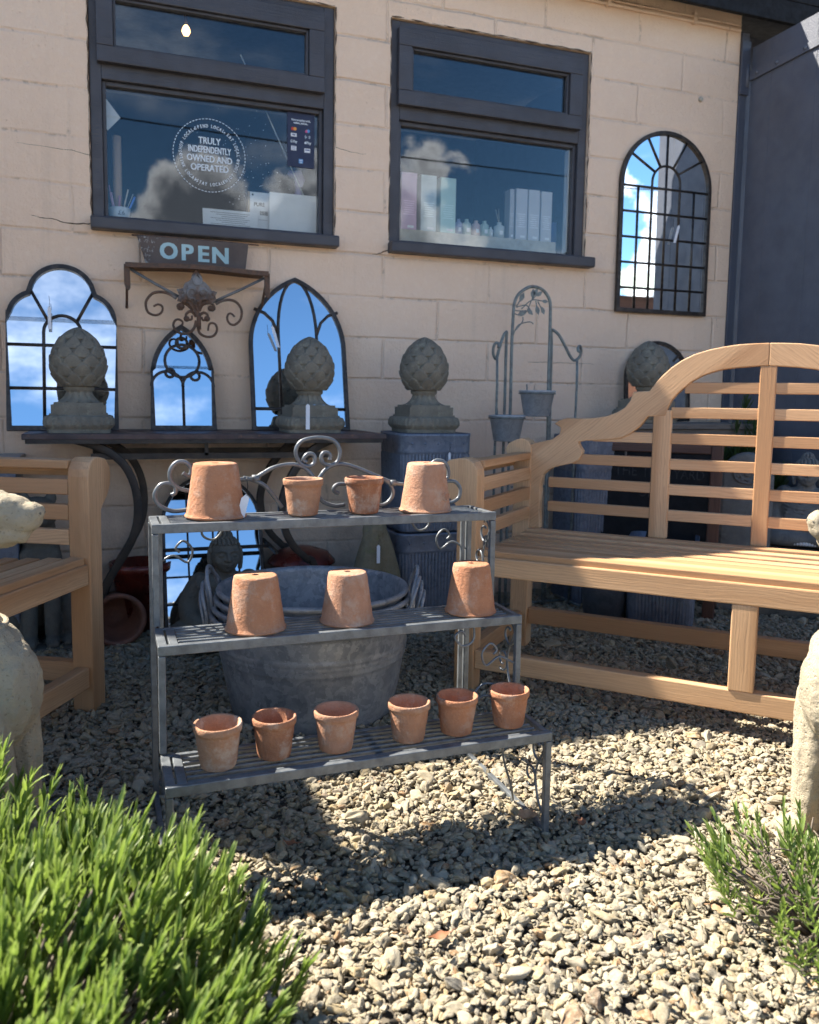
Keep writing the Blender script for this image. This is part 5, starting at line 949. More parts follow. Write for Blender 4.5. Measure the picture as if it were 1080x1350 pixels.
# ------------------------------------------------------------------ teak benches
BL = 1.575; BD = .55
def bench(label, loc, rz, group='teak benches'):
    root = thing('teak_bench', label, 'bench', loc, rz, group); tk = M['teak']; pw = .062
    # arm scroll posts at the front
    for side in (0, 1):
        mx = (lambda x: x) if side == 0 else (lambda x: BL - x)
        prof = [(.0, 0), (pw, 0), (pw, .640), (pw - .003, .660), (pw - .014, .679), (pw - .034, .690), (.004, .690), (-.028, .684), (-.048, .665), (-.055, .638), (-.050, .608), (-.034, .580), (-.012, .560), (0, .545)]
        p_ = [(mx(x), z) for x, z in prof]
        mb = MB(); mb.prism(p_, 0, .060, (0, 1)); mb.build('leg', tk, root, .004)
        mb = MB(); q = [(mx(.0), 0), (mx(pw), 0), (mx(pw), .70), (mx(.052), .722), (mx(.03), .731), (mx(.008), .726), (mx(-.02), .712), (mx(-.032), .69), (mx(-.02), .66), (mx(0), .63)]
        mb.prism(q, BD - .05, BD + .012, (0, 1)); mb.build('leg', tk, root, .004)
        ar = MB()
        for x, z, hh, ww, tl in ((.036, .672, .024, .05, 0), (.050, .612, .042, .022, -6), (.050, .545, .042, .022, 0), (.050, .478, .042, .022, 0), (-.012, .655, .022, .042, 28)): ar.box((mx(x), (.06 + BD - .05) / 2, z), (ww, BD - .11, hh), Euler((0, R(tl if side == 0 else -tl), 0)).to_matrix())
        ar.build('armrest', tk, root, .003)
        s_ = MB(); s_.box((mx(.031), BD / 2, .105), (.036, BD - .12, .056)); s_.build('stretcher', tk, root, .003)
        s_ = MB(); s_.box((mx(.031), BD / 2, .36), (.036, BD - .12, .07)); s_.build('side_rail', tk, root, .003)
    s_ = MB(); s_.box((BL / 2, .028, .099), (BL - 2 * pw, .036, .056)); s_.build('stretcher', tk, root, .003); s_ = MB(); s_.box((BL / 2, BD - .02, .113), (BL - 2 * pw, .034, .054)); s_.build('stretcher', tk, root, .003)
    s_ = MB(); s_.box((BL / 2, .024, .380), (BL - 2 * pw, .038, .056)); s_.build('front_rail', tk, root, .004); s_ = MB(); s_.box((BL / 2, BD - .02, .365), (BL - 2 * pw, .036, .08)); s_.build('rear_rail', tk, root, .004)
    mb = MB(); mb.box((BL / 2, .03, .2395), (.062, .046, .225)); mb.build('leg', tk, root, .003)
    mb = MB(); n = 8
    for i in range(n):
        y = .036 + (BD - .105) * i / (n - 1); dz = -.010 * math.sin(math.pi * i / (n - 1)); mb.box((BL / 2, y, .4165 + dz), (BL - 2 * pw - .004 if .07 < y < BD - .09 else BL - 2 * pw - .004, .0425, .020), Euler((R(-1.5 * (i - 3.5) / 3.5), 0, 0)).to_matrix())
    for x in (.42, .80, 1.15): mb.box((x, BD / 2, .385), (.04, BD - .11, .03))
    mb.build('seat', tk, root, .003)
    # shaped back
    O_ = [tuple(p) for p in T['outer']]; I_ = [tuple(p) for p in T['inner']]; A_ = [tuple(p) for p in T['archin']]; c_ = BL / 2
    O_ = [(min(x, c_), z) for x, z in O_]; O_[-1] = (c_, O_[-1][1]); A_ = [(min(x, c_ - .001), z) for x, z in A_]; A_.append((c_, A_[-1][1] + .001))
    lowx = .012; low = [(lowx, .60), (lowx, .425), (I_[0][0], .425)]
    half = [(x, z) for x, z in I_] ; seam = 10
    y0, y1 = BD - .046, BD - .010
    lower = [(lowx, .425)] + [(I_[0][0], .425)] + I_ + [(A_[0][0], A_[0][1])] + A_ + O_[::-1] + [(lowx, .68)]
    ded = [lower[0]]
    for p in lower[1:]:
        if (Vector(p) - Vector(ded[-1])).length > .002: ded.append(p)
    bkp = MB(); bkp.prism(ded, y0, y1, (.78, .62)); bkp.build('back_frame', tk, root, .003)
    bkp = MB(); bkp.prism([(BL - x, z) for x, z in ded][::-1], y0, y1, (.78, -.62)); bkp.build('back_frame', tk, root, .003)
    for xs, z1 in ((.487, .835), (BL - .487, .835)):
        mb = MB(); mb.box((xs, BD - .030, (.425 + z1) / 2), (.056, .030, z1 - .425)); mb.build('back_post', tk, root, .003)
    mb = MB(); mb.box((c_, BD - .030, (.425 + .972) / 2), (.046, .030, .972 - .425)); mb.build('back_post', tk, root, .003)
    sl = MB()
    for z in (.905, .827, .745, .664, .583, .500):
        for a, b_ in ((.515, c_ - .023), (c_ + .023, BL - .515)):
            if z > .9:
                a = .553 if a < c_ - .1 else a; b_ = b_ if b_ < c_ else BL - .553
            sl.box(((a + b_) / 2, BD - .030, z), (b_ - a + .006, .020, .034))
    for z in (.745, .667, .585, .503):
        x0_ = {.745: .27, .667: .205, .585: .125, .503: .125}[z]
        sl.box(((x0_ + .459) / 2, BD - .030, z), (.459 - x0_ + .006, .020, .034)); sl.box((BL - (x0_ + .459) / 2, BD - .030, z), (.459 - x0_ + .006, .020, .034))
    sl.build('back_slats', tk, root, .002); return root
b1 = bench('teak arched back bench at the right, its front and back in sun', (.935, 2.18, -.006), R(-45.7))
dup(b1, (-.843 + .055, .987 - .012, -.006), R(61.4), 'teak bench at the left edge, in shade behind the stone dog', 'teak benches')

# ------------------------------------------------------------------ statues: rounded forms merged into one skin
def lump(mb, c, r, rot=None, nu=20, nv=12):
    c = Vector(c); vs = [];
    for j in range(nv + 1):
        a = math.pi * j / nv
        for i in range(nu):
            t = 2 * math.pi * i / nu; p = Vector((r[0] * math.sin(a) * math.cos(t), r[1] * math.sin(a) * math.sin(t), -r[2] * math.cos(a))); vs.append(c + (rot @ p if rot is not None else p))
    mb.add(vs, [(j * nu + i, j * nu + (i + 1) % nu, (j + 1) * nu + (i + 1) % nu, (j + 1) * nu + i) for j in range(nv) for i in range(nu)])
def limb(mb, pts, rs, n=14):
    """tapering limb through the points, round ended"""
    P_ = smooth_path(pts, 5); k = len(P_); m_ = len(pts); rr = [np.interp(i / (k - 1) * (m_ - 1), range(m_), rs) for i in range(k)]
    mb.tube(P_, rr, n); lump(mb, P_[0], (rr[0],) * 3, None, 12, 8); lump(mb, P_[-1], (rr[-1],) * 3, None, 12, 8)
def skin(mb, name, mat, parent, voxel, smooth=4, rough=0.0):
    o = mb.build(name, mat, None); md = o.modifiers.new('merge', 'REMESH'); md.mode = 'VOXEL'; md.voxel_size = voxel; md.use_smooth_shade = True
    if smooth: s_ = o.modifiers.new('soft', 'SMOOTH'); s_.factor = .5; s_.iterations = smooth
    dg = bpy.context.evaluated_depsgraph_get(); me = bpy.data.meshes.new_from_object(o.evaluated_get(dg)); me.name = name
    if not me.materials: me.materials.append(mat)
    if rough:
        nn = np.empty(len(me.vertices) * 3, dtype=np.float32); me.vertices.foreach_get('normal', nn); nn = nn.reshape(-1, 3); cc_ = np.empty(len(me.vertices) * 3, dtype=np.float32); me.vertices.foreach_get('co', cc_); cc_ = cc_.reshape(-1, 3)
        for i_ in range(len(cc_)):
            p = Vector(cc_[i_]); q = mnoise.noise(p * 14) * 1.0 + mnoise.noise(p * 46) * .55 + mnoise.noise(p * 120) * .3; st_ = mnoise.noise((p.x * 60, p.y * 60, p.z * 11)) * 1.3
            cc_[i_] += nn[i_] * ((q + st_) * rough)
        me.vertices.foreach_set('co', cc_.ravel()); me.update()
    bpy.data.objects.remove(o); o2 = bpy.data.objects.new(name, me); col.objects.link(o2); o2.parent = parent
    for p in me.polygons: p.use_smooth = True
    return o2
def hound(label, loc, rz):
    """seated greyhound, looking along +x"""
    t = thing('stone_dog', label, 'statue', loc, rz, 'pair of stone greyhounds'); mb = MB()
    lump(mb, (-.105, 0, .325), (.108, .090, .140), Euler((0, R(-14), 0)).to_matrix()); lump(mb, (-.048, 0, .315), (.062, .070, .10)); limb(mb, [(-.16, 0, .31), (-.24, 0, .23), (-.31, 0, .13)], [.088, .088, .105])
    lump(mb, (-.30, 0, .10), (.10, .11, .10))
    limb(mb, [(-.115, 0, .39), (-.165, 0, .475), (-.20, 0, .58)], [.080, .060, .054])
    lump(mb, (-.175, 0, .630), (.072, .054, .052), Euler((0, R(6), 0)).to_matrix()); limb(mb, [(-.145, 0, .640), (-.06, 0, .643), (.0, 0, .634)], [.047, .038, .030]); lump(mb, (.012, 0, .643), (.023, .021, .018)); limb(mb, [(-.12, 0, .602), (-.05, 0, .605), (-.010, 0, .608)], [.033, .027, .021])
    for s_ in (-1, 1):
        limb(mb, [(-.10, s_ * .068, .37), (-.055, s_ * .060, .25), (-.04, s_ * .050, .13), (-.032, s_ * .048, .045)], [.052, .040, .029, .026]); lump(mb, (-.024, s_ * .048, .024), (.040, .030, .024))
        for q in (-.6, 0, .6): lump(mb, (.004, s_ * .048 + q * .028, .018), (.018, .011, .017))
        limb(mb, [(-.30, s_ * .085, .13), (-.20, s_ * .098, .17), (-.16, s_ * .095, .10), (-.19, s_ * .092, .04)], [.075, .070, .045, .030]); lump(mb, (-.13, s_ * .095, .024), (.068, .030, .024))
        limb(mb, [(-.185, s_ * .036, .668), (-.215, s_ * .050, .660), (-.245, s_ * .046, .625)], [.014, .017, .008])   # folded ears
        lump(mb, (-.098, s_ * .034, .655), (.012, .010, .008)); lump(mb, (-.10, s_ * .024, .670), (.030, .014, .010))
        for k in range(5): limb(mb, [(-.045 - .026 * k, s_ * (.030 + .012 * k), .385), (-.028 - .026 * k, s_ * (.045 + .010 * k), .32), (-.038 - .026 * k, s_ * (.050 + .009 * k), .24)], [.010, .015, .009])
    limb(mb, [(-.38, 0, .05), (-.42, .05, .025), (-.36, .12, .022), (-.26, .15, .02)], [.024, .02, .016, .01])
    lump(mb, (-.16, 0, -.012), (.27, .16, .020))
    bo = skin(mb, 'body', M['pale'], t, .0042, 1, .0034)
    nz_ = MB()
    for s_ in (-1, 1): lump(nz_, (.0285, s_ * .0085, .642), (.0032, .0032, .0028), None, 8, 6)
    nz_.build('nostril', M['darkstone'], t)
    cl = MB(); c0 = Vector((-.132, 0, .432)); rot = Euler((0, R(12), 0)).to_matrix(); cl.tube([c0 + rot @ Vector((.077 * math.cos(a), .074 * math.sin(a), .012 * math.cos(a))) for a in np.linspace(0, 2 * math.pi, 32, endpoint=False)], .0125, 8, closed=True, flat=.55)
    cl.tube([Vector((-.052 + .013 * math.sin(a) * -.6, -.034 + .013 * math.cos(a) + .010 * math.sin(a), .388 + .027 * math.sin(a))) for a in np.linspace(0, 2 * math.pi, 20, endpoint=False)], .0055, 7, closed=True); cl.build('collar', M['pale'], t); return t
hound('pale lichened stone greyhound at the left, muzzle across the shaded bench', (-.150, 1.605, -.004), R(-19))
hound('pale stone greyhound at the right edge, beside the small lavender', (1.238, 1.158, -.004), R(170))

def buddha(label, loc, rz, mat, s_=1.0, beads=False):
    t = thing('seated_buddha', label, 'statue', loc, rz); t.scale = (s_,) * 3; mb = MB()
    lump(mb, (0, .03, .045), (.185, .125, .050)); 
    for q in (-1, 1):
        limb(mb, [(q * .06, .03, .07), (q * .155, -.01, .062), (q * .10, -.085, .048), (-q * .02, -.095, .045)], [.052, .052, .040, .030])
        limb(mb, [(q * .088, .025, .235), (q * .128, .02, .165), (q * .118, -.03, .105), (q * .035, -.085, .088)], [.040, .038, .032, .022])
    lump(mb, (0, .035, .155), (.098, .072, .125)); lump(mb, (0, .035, .135), (.148, .075, .115)); lump(mb, (0, .0, .10), (.13, .075, .06)); lump(mb, (0, .03, .225), (.108, .058, .048)); limb(mb, [(0, .025, .25), (0, .018, .288)], [.044, .036])
    lump(mb, (0, -.085, .092), (.045, .025, .014))
    for k in range(9):   # robe folds across the chest and arms
        a = k / 8; limb(mb, [(-.105 + .03 * a, -.025 - .02 * a, .235 - .15 * a), (-.03 + .03 * a, -.048 - .012 * a, .205 - .125 * a), (.055, -.045 - .012 * a, .225 - .10 * a)], [.0045, .006, .0045], 8)
    for k in range(6): limb(mb, [(-.165 + .02 * k, .0 - .012 * k, .045 + .012 * k), (-.12 + .02 * k, -.055 - .01 * k, .05 + .010 * k), (-.05 + .02 * k, -.105, .035 + .006 * k)], [.004, .006, .004], 8)
    skin(mb, 'body', mat, t, .0042, 2)
    hd = MB(); lump(hd, (0, .012, .338), (.052, .058, .064)); lump(hd, (0, -.012, .318), (.041, .040, .044)); lump(hd, (0, -.024, .292), (.022, .020, .016))
    limb(hd, [(0, -.045, .352), (0, -.053, .338), (0, -.058, .327)], [.006, .007, .0095], 10); lump(hd, (0, -.0505, .3265), (.016, .009, .006)); lump(hd, (0, -.0475, .3105), (.0165, .008, .0045)); lump(hd, (0, -.0465, .3035), (.0125, .008, .0042))
    for q in (-1, 1):
        lump(hd, (q * .0205, -.0385, .3405), (.0135, .008, .0065)); limb(hd, [(q * .006, -.047, .352), (q * .02, -.0435, .3575), (q * .036, -.030, .350)], [.003, .0036, .002], 8)
        limb(hd, [(q * .053, .014, .352), (q * .057, .012, .325), (q * .052, .008, .288)], [.010, .008, .009], 10); lump(hd, (q * .028, -.030, .322), (.016, .014, .018))
    skin(hd, 'head', mat, t, .0022, 2)
    hr = MB(); 
    for j in range(11):
        el = R(2 + 84 * j / 10); n = max(1, int(22 * math.cos(el)))
        for i in range(n):
            a = 2 * math.pi * (i + .5 * (j % 2)) / n; p = Vector((math.cos(el) * math.cos(a), math.cos(el) * math.sin(a), math.sin(el)))
            if p.y < -.15 and p.z < .46: continue
            lump(hr, (p.x * .0535, .014 + p.y * .059, .346 + p.z * .058), (.0064,) * 3, None, 8, 5)
    for j in range(5):
        el = R(10 + 75 * j / 4); n = max(1, int(11 * math.cos(el)))
        for i in range(n): a = 2 * math.pi * (i + .5 * (j % 2)) / n; lump(hr, (math.cos(el) * math.cos(a) * .024, .018 + math.cos(el) * math.sin(a) * .026, .398 + math.sin(el) * .026), (.0068,) * 3, None, 8, 5)
    hr.build('hair', mat, t)
    for o_ in t.children:
        if o_.name.startswith('hair'):
            for p in o_.data.polygons: p.use_smooth = True
    if beads:
        fr = MB()
        for i in range(40): a = R(200) + R(140) * i / 39; lump(fr, (.19 * math.cos(a), .03 + .15 * math.sin(a), .03), (.008, .008, .012), None, 8, 5)
        fr.build('lotus_fringe', M['white'], t)
    return t
buddha('dark stone seated buddha among the shade behind the zinc tubs', (.352, 2.80, -.004), R(4), M['darkstone'], .95)
pl_ = thing('stone_plinth', 'low dark stone plinth under the grey buddha', 'plinth', (2.68, 2.60, -.004), R(-40)); MB().box((0, 0, .14), (.36, .30, .28)).build('block', M['darkstone'], pl_, .01)
buddha('grey stone seated buddha at the right seen through the bench back', (2.66, 2.59, .274), R(-42), M['greystone'], .90, True)

# small seated animal statue behind the left bench
cat = thing('animal_statue', 'dark seated stone animal with clawed feet behind the left bench', 'statue', (-.245, 3.02, -.004), R(4)); mb = MB()
lump(mb, (0, .06, .25), (.075, .10, .16)); lump(mb, (0, .12, .12), (.10, .12, .12)); limb(mb, [(0, .03, .36), (0, -.01, .43)], [.06, .05]); lump(mb, (0, -.03, .455), (.062, .06, .058)); lump(mb, (0, -.085, .44), (.032, .035, .026))
for q in (-1, 1):
    limb(mb, [(q * .035, .0, .30), (q * .036, -.03, .16), (q * .036, -.04, .04)], [.036, .027, .025]); lump(mb, (q * .036, -.058, .022), (.026, .034, .020)); limb(mb, [(q * .085, .10, .14), (q * .09, .02, .12), (q * .085, -.01, .03)], [.055, .04, .026]); lump(mb, (q * .088, -.035, .02), (.026, .042, .02))
    lump(mb, (q * .042, -.02, .505), (.018, .012, .024))
    for k in (-1, 0, 1): lump(mb, (q * .036 + k * .013, -.088, .016), (.0075, .014, .013)); lump(mb, (q * .088 + k * .013, -.075, .015), (.0075, .014, .013))
skin(mb, 'body', M['darkstone'], cat, .0045, 2); MB().box((0, .04, -.001), (.26, .30, .02)).build('base_slab', M['darkstone'], cat, .004)
# stone ornament with a tag behind the tubs
orn = thing('stone_ornament', 'mossy bell shaped stone ornament with a tag behind the zinc tubs', 'ornament', (.885, 2.80, -.004)); mb = MB()
limb(mb, [(-.012, 0, .36), (-.022, 0, .27), (-.04, 0, .17), (-.045, 0, .06)], [.034, .052, .062, .066]); limb(mb, [(.018, .01, .36), (.035, .01, .27), (.045, 0, .17), (.045, 0, .06)], [.034, .048, .056, .062]); lump(mb, (0, .01, .38), (.045, .042, .05)); lump(mb, (0, .0, .02), (.12, .085, .03))
skin(mb, 'body', M['moss'], orn, .005, 3, .002)
tag_strip('white price tag hanging on the mossy stone ornament', (.872, 2.725, .345), .072, .012)
# carved stone slab beside the chalkboard
cs = thing('carved_stone', 'pale stone slab with a carved rosette beside the chalkboard', 'carved stone', (2.42, 2.66, -.004), R(-40)); mb = MB()
mb.prism([(-.10, 0), (.10, 0), (.10, .56)] + arc(0, .56, .10, 0, 180, 14)[1:-1] + [(-.10, .56)], 0, .07); mb.build('slab', M['greystone'], cs, .012)
mb = MB()
for r_, k in ((.052, .006), (.032, .005)): mb.tube([(r_ * math.cos(a), -.002, .575 + r_ * .75 * math.sin(a)) for a in np.linspace(0, 2 * math.pi, 28, endpoint=False)], k, 7, closed=True)
for k in range(9): a = k * 2 * math.pi / 9; lump(mb, (.042 * math.cos(a), -.003, .575 + .031 * math.sin(a)), (.010, .006, .008), None, 8, 6)
lump(mb, (0, -.002, .575), (.016, .008, .012)); mb.build('rosette', M['greystone'], cs)

# ------------------------------------------------------------------ chalkboard
chx = thing('chalkboard', 'dark framed chalkboard lettered THE TIN YARD OPEN behind the right bench', 'chalkboard', (1.866, 2.972, -.004), R(-45)); CL = .525; lean = R(4.5)
def cf(x, y, z): return (x, y * math.cos(lean) + z * math.sin(lean), z * math.cos(lean) - y * math.sin(lean))
cb_ = lambda mb, x0_, x1_, z0_, z1_, y0_, y1_: mb.prism([(x0_, z0_), (x1_, z0_), (x1_, z1_), (x0_, z1_)], y0_, y1_, (0, 1) if z1_ - z0_ > x1_ - x0_ else (1, 0), cf)
mb = MB(); cb_(mb, 0, .045, 0, .70, -.018, .012); cb_(mb, CL - .045, CL, 0, .70, -.018, .012); cb_(mb, .045, CL - .045, .655, .69, -.016, .010); cb_(mb, .045, CL - .045, .14, .18, -.016, .010); mb.tube([cf(CL - .022, -.004, z) for z in (.695, .71, .72, .728)], [.022, .03, .028, .012], 12); mb.tube([cf(.022, -.004, z) for z in (.695, .705, .715)], [.022, .026, .01], 12); mb.build('frame', M['oakdark'], chx, .004)
mb = MB(); cb_(mb, .045, CL - .045, .18, .655, -.006, .004); mb.build('slate', M['black'], chx)
mb = MB(); chalk = lambda cx_, cz_: (lambda x, y, e: cf(cx_ + x, -.0066 - e, cz_ + y))
for s_, x, z, sz_ in (('THE', .15, .575, .062), ('TIN', .255, .572, .062), ('YARD', .40, .568, .056), ('OPEN', .265, .49, .058), ('MONDAY -', .155, .405, .044), ('SATURDAY', .385, .40, .042)): put_text(mb, s_, sz_, chalk(x, z), .82)
mb.build('chalk_lettering', simple('faint_chalk', (.042, .04, .039), .9, c2=(.015, .015, .015), vscale=60), chx)
MB().beam((.02, .30, 0), (.03, .06, .66), .03, .02).build('rear_leg', M['oakdark'], chx, .003); MB().beam((CL - .02, .30, 0), (CL - .03, .06, .66), .03, .02).build('rear_leg', M['oakdark'], chx, .003); MB().box((CL / 2, .19, .30), (CL - .06, .018, .03)).build('cross_rail', M['oakdark'], chx, .003)
# weathered plank table behind the bench
wt_ = thing('plank_table', 'weathered grey plank table behind the right bench', 'table', (2.33, 3.05, 0)); mb = MB()
for k in range(3): mb.box((0, -.115 + .105 * k, .7535), (.70, .1, .024))
mb.build('tabletop', M['board'], wt_, .003); mb = MB(); mb.box((0, -.14, .70), (.66, .02, .08)).box((0, .14, .70), (.66, .02, .08)).build('apron', M['board'], wt_, .002)
for x in (-.31, .31):
    for y in (-.13, .13): MB().box((x, y, .328), (.045, .045, .664)).build('leg', M['board'], wt_, .002)

# ------------------------------------------------------------------ clay pots in the shade under the table
cp = thing('clay_pot', 'brown clay pot lying on its side, mouth to the camera, by the left bench', 'plant pot', (.005, 2.905, .088)); rot = Euler((R(90), 0, R(4))).to_matrix()
MB().lathe([(0, -.16), (.058, -.16), (.062, -.155), (.078, -.03), (.088, -.028), (.092, .0), (.088, .004), (.078, .003), (.074, -.006), (.056, -.15), (0, -.15)], 48, (0, 0, 0), rot).build('body', M['brownclay'], cp)
cp = thing('clay_pot', 'dark red clay pot half hidden behind the pot on its side', 'plant pot', (.085, 3.12, -.004)); MB().lathe([(0, 0), (.07, 0), (.095, .22), (.108, .222), (.110, .25), (.10, .25), (.075, .02), (0, .02)], 40).build('body', M['redclay'], cp)
cp = thing('clay_bowl', 'wide dark red clay bowl upturned under the table behind the tubs', 'bowl', (.675, 3.08, -.004)); MB().lathe([(0, .285), (.05, .282), (.10, .265), (.128, .235), (.13, .225), (.12, .22), (.115, .21), (.10, .05), (.098, 0), (0, 0)], 48).build('body', M['redclay'], cp)
bb = thing('storage_box', 'slate blue storage box behind the arm of the left bench', 'box', (-.47, 3.10, -.004)); MB().box((0, 0, .31), (.33, .22, .62)).build('carcass', M['zincdark'], bb, .006); MB().box((0, 0, .632), (.35, .24, .022)).build('lid', M['zincpale'], bb, .004)

# ------------------------------------------------------------------ plants
def blades(base, dirs, L, Wd, curl, lv, seg=4):
    """narrow folded leaves; arrays of base points, directions, lengths, widths"""
    n = len(base); d = dirs / np.linalg.norm(dirs, axis=1, keepdims=True); up = np.array([0, 0, 1.0]); side = np.cross(d, up); sl_ = np.linalg.norm(side, axis=1, keepdims=True); side = np.where(sl_ < 1e-3, [[1, 0, 0]], side / np.maximum(sl_, 1e-6)); nrm = np.cross(side, d)
    tw = rng.uniform(-.9, .9, n)[:, None]; s2 = side * np.cos(tw) + nrm * np.sin(tw); n2 = np.cross(s2, d); V = []; lt = []
    prof = [.5, .95, 1.0, .88, .22] if seg == 4 else [.5, 1, .05]
    for k, wv in enumerate(prof):
        t = k / (len(prof) - 1); c = base + d * (L * t)[:, None] + n2 * (curl * L * t * t)[:, None]
        w_ = (Wd * wv * .5)[:, None]; fold = n2 * (Wd * wv * .16)[:, None]
        V += [c - s2 * w_ + fold, c - fold * .5, c + s2 * w_ + fold]; lt += [np.full(n, t)] * 3
    rows = len(prof); V = np.stack(V, 1); nv = rows * 3; F = []
    for k in range(rows - 1):
        for q in (0, 1): F.append([k * 3 + q, k * 3 + q + 1, k * 3 + 4 + q, k * 3 + 3 + q])
    F = np.array(F)[None] + (np.arange(n) * nv)[:, None, None]
    return V.reshape(-1, 3), F.reshape(-1, 4), np.repeat(lv, nv), np.stack(lt, 1).ravel()
def shoots(bases, dirs, lens, leaves, leafL, leafW, spread, lvar=(0, 1)):
    B = []; D = []; Ls = []; Ws = []; Cu = []; Lv = []
    for p, d, l_ in zip(bases, dirs, lens):
        d = d / np.linalg.norm(d); a0 = rng.uniform(0, 6.28); o1 = np.cross(d, [.3, .7, .2]); o1 /= np.linalg.norm(o1); o2 = np.cross(d, o1); tone = rng.uniform(*lvar)
        for k in range(leaves):
            t = (k // 2) / max(1, leaves / 2 - 1); a = a0 + (k // 2) * 1.57 + (k % 2) * 3.14 + rng.normal(0, .25); sp_ = spread * (1.15 - .85 * t)
            B.append(p + d * l_ * (.15 + .85 * t)); D.append(d + (o1 * math.cos(a) + o2 * math.sin(a)) * sp_ * rng.uniform(.7, 1.25)); Ls.append(leafL * rng.uniform(.75, 1.2) * (1 - .35 * t)); Ws.append(leafW * rng.uniform(.8, 1.2) * (1 - .25 * t)); Cu.append(rng.normal(-.05, .12)); Lv.append(min(1, max(0, tone + rng.normal(0, .15))))
    return blades(np.array(B), np.array(D), np.array(Ls), np.array(Ws), np.array(Cu), np.array(Lv))
def foliage(name, parent, mat, data):
    V, F, lv, lt = data; return npmesh(name, V, F, mat, parent, True, {'lv': ('FLOAT', lv), 'lt': ('FLOAT', lt)})
def bush(name, label, loc, rx, ry, rz_h, n, nl, leafL, leafW, low=.55, dry=0, lean=.55):
    t = thing(name, label, 'lavender', loc); B = []; D = []; Ln = []
    while len(B) < n:
        a = rng.uniform(0, 6.283); q = math.sqrt(rng.uniform(0, 1)); x, y = q * math.cos(a), q * math.sin(a); hz_ = math.sqrt(max(0, 1 - q * q)) * .95 + .05
        lum = 1 + .30 * mnoise.noise((x * 3.4, y * 3.4, 4 + loc[0] * 9)); dep = rng.uniform(low, 1.0)
        B.append((x * rx * lum, y * ry * lum, max(.015, hz_ * rz_h * lum * dep))); D.append((x * lean + rng.normal(0, .16), y * lean + rng.normal(0, .16), 1.0)); Ln.append(rng.uniform(.05, .095))
    foliage('foliage', t, M['lav'], shoots(np.array(B), np.array(D), Ln, nl, leafL, leafW, .30 if not dry else .6)); tw = MB()
    for k in range(0, n, 5 if n > 400 else 1):
        p = Vector(B[k]); q = Vector((p.x * .25, p.y * .25, .0)); tw.tube([q, q.lerp(p, .5) + Vector((0, 0, .02)), p + Vector(D[k]).normalized() * .03], [.0035, .0028, .0018], 5)
    tw.build('stems', M['twig'], t)
    if dry:
        dr = MB()
        for k in range(dry): a = rng.uniform(0, 6.283); q = math.sqrt(rng.uniform(0, 1)); p = Vector((rx * .8 * q * math.cos(a), ry * .8 * q * math.sin(a), rng.uniform(.02, rz_h * .95))); v = Vector((rng.normal(0, .022), rng.normal(0, .022), rng.uniform(0, .03))); dr.tube([p, p + v * .6 + Vector((0, 0, .004)), p + v], .0013, 4)
        dr.build('dry_twigs', M['twig'], t)
    return t
bush('lavender_bush', 'bright green lavender bush filling the lower left corner', (-.205, .94, -.004), .375, .39, .262, 1400, 15, .041, .0064)
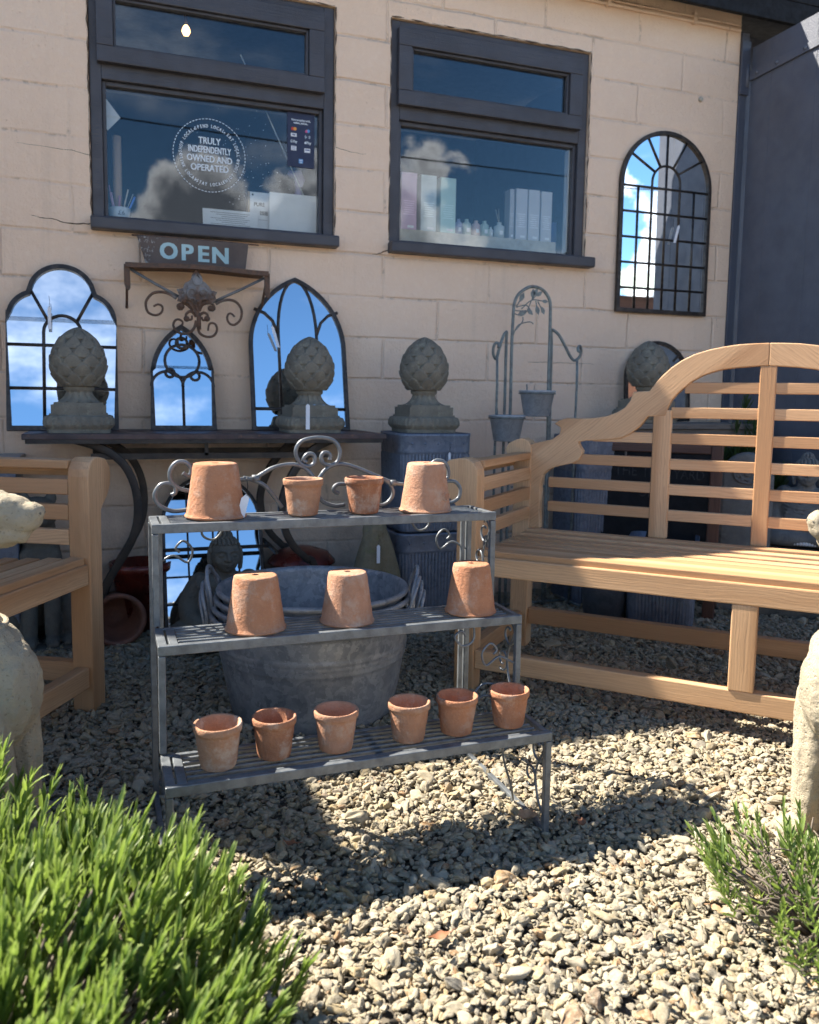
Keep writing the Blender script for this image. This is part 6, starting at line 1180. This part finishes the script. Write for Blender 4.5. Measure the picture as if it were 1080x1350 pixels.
def sprig_plant(name, label, cat, loc, n, spread, h, mat, leafL, leafW, nl=14, dry=0):
    t = thing(name, label, cat, loc); B = []; D = []; Ln = []; tw = MB()
    for k in range(n):
        a = rng.uniform(0, 6.283); q = math.sqrt(rng.uniform(.02, 1)); tip = Vector((q * spread * math.cos(a), q * spread * math.sin(a), h * rng.uniform(.45, 1) * (1.1 - .55 * q))); root = Vector((rng.normal(0, .02), rng.normal(0, .02), 0))
        mid = root.lerp(tip, .55) + Vector((rng.normal(0, .012), rng.normal(0, .012), -.012)); d = (tip - mid).normalized() + Vector((0, 0, .75)); tw.tube([root, mid, tip, tip + d.normalized() * .03], [.003, .0024, .0018, .0012], 5)
        if k >= dry: B.append(tuple(tip)); D.append(tuple(d)); Ln.append(rng.uniform(.05, .09))
    foliage('foliage', t, mat, shoots(np.array(B), np.array(D), Ln, nl, leafL, leafW, .55)); tw.build('stems', M['twig'], t)
    if dry:
        dr = MB()
        for k in range(dry * 6): a = rng.uniform(0, 6.283); q = spread * .55 * math.sqrt(rng.uniform(0, 1)); p = Vector((q * math.cos(a), q * math.sin(a), rng.uniform(.02, h * .7))); v = Vector((rng.normal(0, .03), rng.normal(0, .03), rng.uniform(0, .035))); dr.tube([p, p + v * .6 + Vector((0, 0, .004)), p + v], .0012, 4)
        dr.build('dry_twigs', M['twig'], t)
    return t
bush('lavender_plant', 'small straggly lavender with dry twigs at the right edge', (1.075, .955, -.004), .16, .165, .104, 105, 14, .032, .0054, .30, 240, .75)
sprig_plant('lavender_plant', 'lavender shoots at the left edge in front of the stone dog', 'lavender', (-.27, 1.36, -.004), 60, .15, .36, M['lav'], .042, .007)
sprig_plant('potted_shrub', 'dark narrow leaved shrub by the foot of the gate', 'shrub', (2.60, 2.93, -.004), 190, .20, .80, M['shrub'], .07, .007, 20)

# ------------------------------------------------------------------ fallen leaves
def dead_leaf(label, x, y, L_, w_, rz, mat, z=.012):
    t = thing('fallen_leaf', label, 'leaf', (x, y, z), rz, 'dry leaves on the gravel'); vs = []; fs = []; n = 8
    for i in range(n + 1):
        u = i / n * 2 - 1; hw = w_ * (1 - u * u) ** .8 * (1 + .12 * math.sin(9 * u))
        for q in (-1, 0, 1): vs.append((u * L_, q * hw, .006 * u * u + abs(q) * hw * .5 + .002 * math.sin(5 * u + q)))
    for i in range(n):
        for q in (0, 1): fs.append((i * 3 + q, i * 3 + q + 1, i * 3 + 4 + q, i * 3 + 3 + q))
    o = MB().add(vs, fs, True).build('blade', mat, t); MB().tube([(L_, 0, .006), (L_ * 1.5, .004, .004)], .001, 5).build('stalk', mat, t); return t
dead_leaf('curled orange brown leaf lying in the open middle of the gravel', .465, 1.114, .021, .008, .1, M['dead'], .014); dead_leaf('crinkled pale buff leaf on the gravel under the plant stand', .773, 1.408, .024, .018, .7, M['deadpale'], .012)
dead_leaf('orange leaf standing beside the pale buff leaf', .865, 1.352, .018, .009, 1.3, M['dead'], .012); dead_leaf('small tan leaf by the lavender at the right', .93, 1.03, .016, .008, 2.0, M['deadpale'], .012); dead_leaf('small brown leaf under the left of the stand', .30, 1.46, .015, .008, -.5, M['dead'], .010)
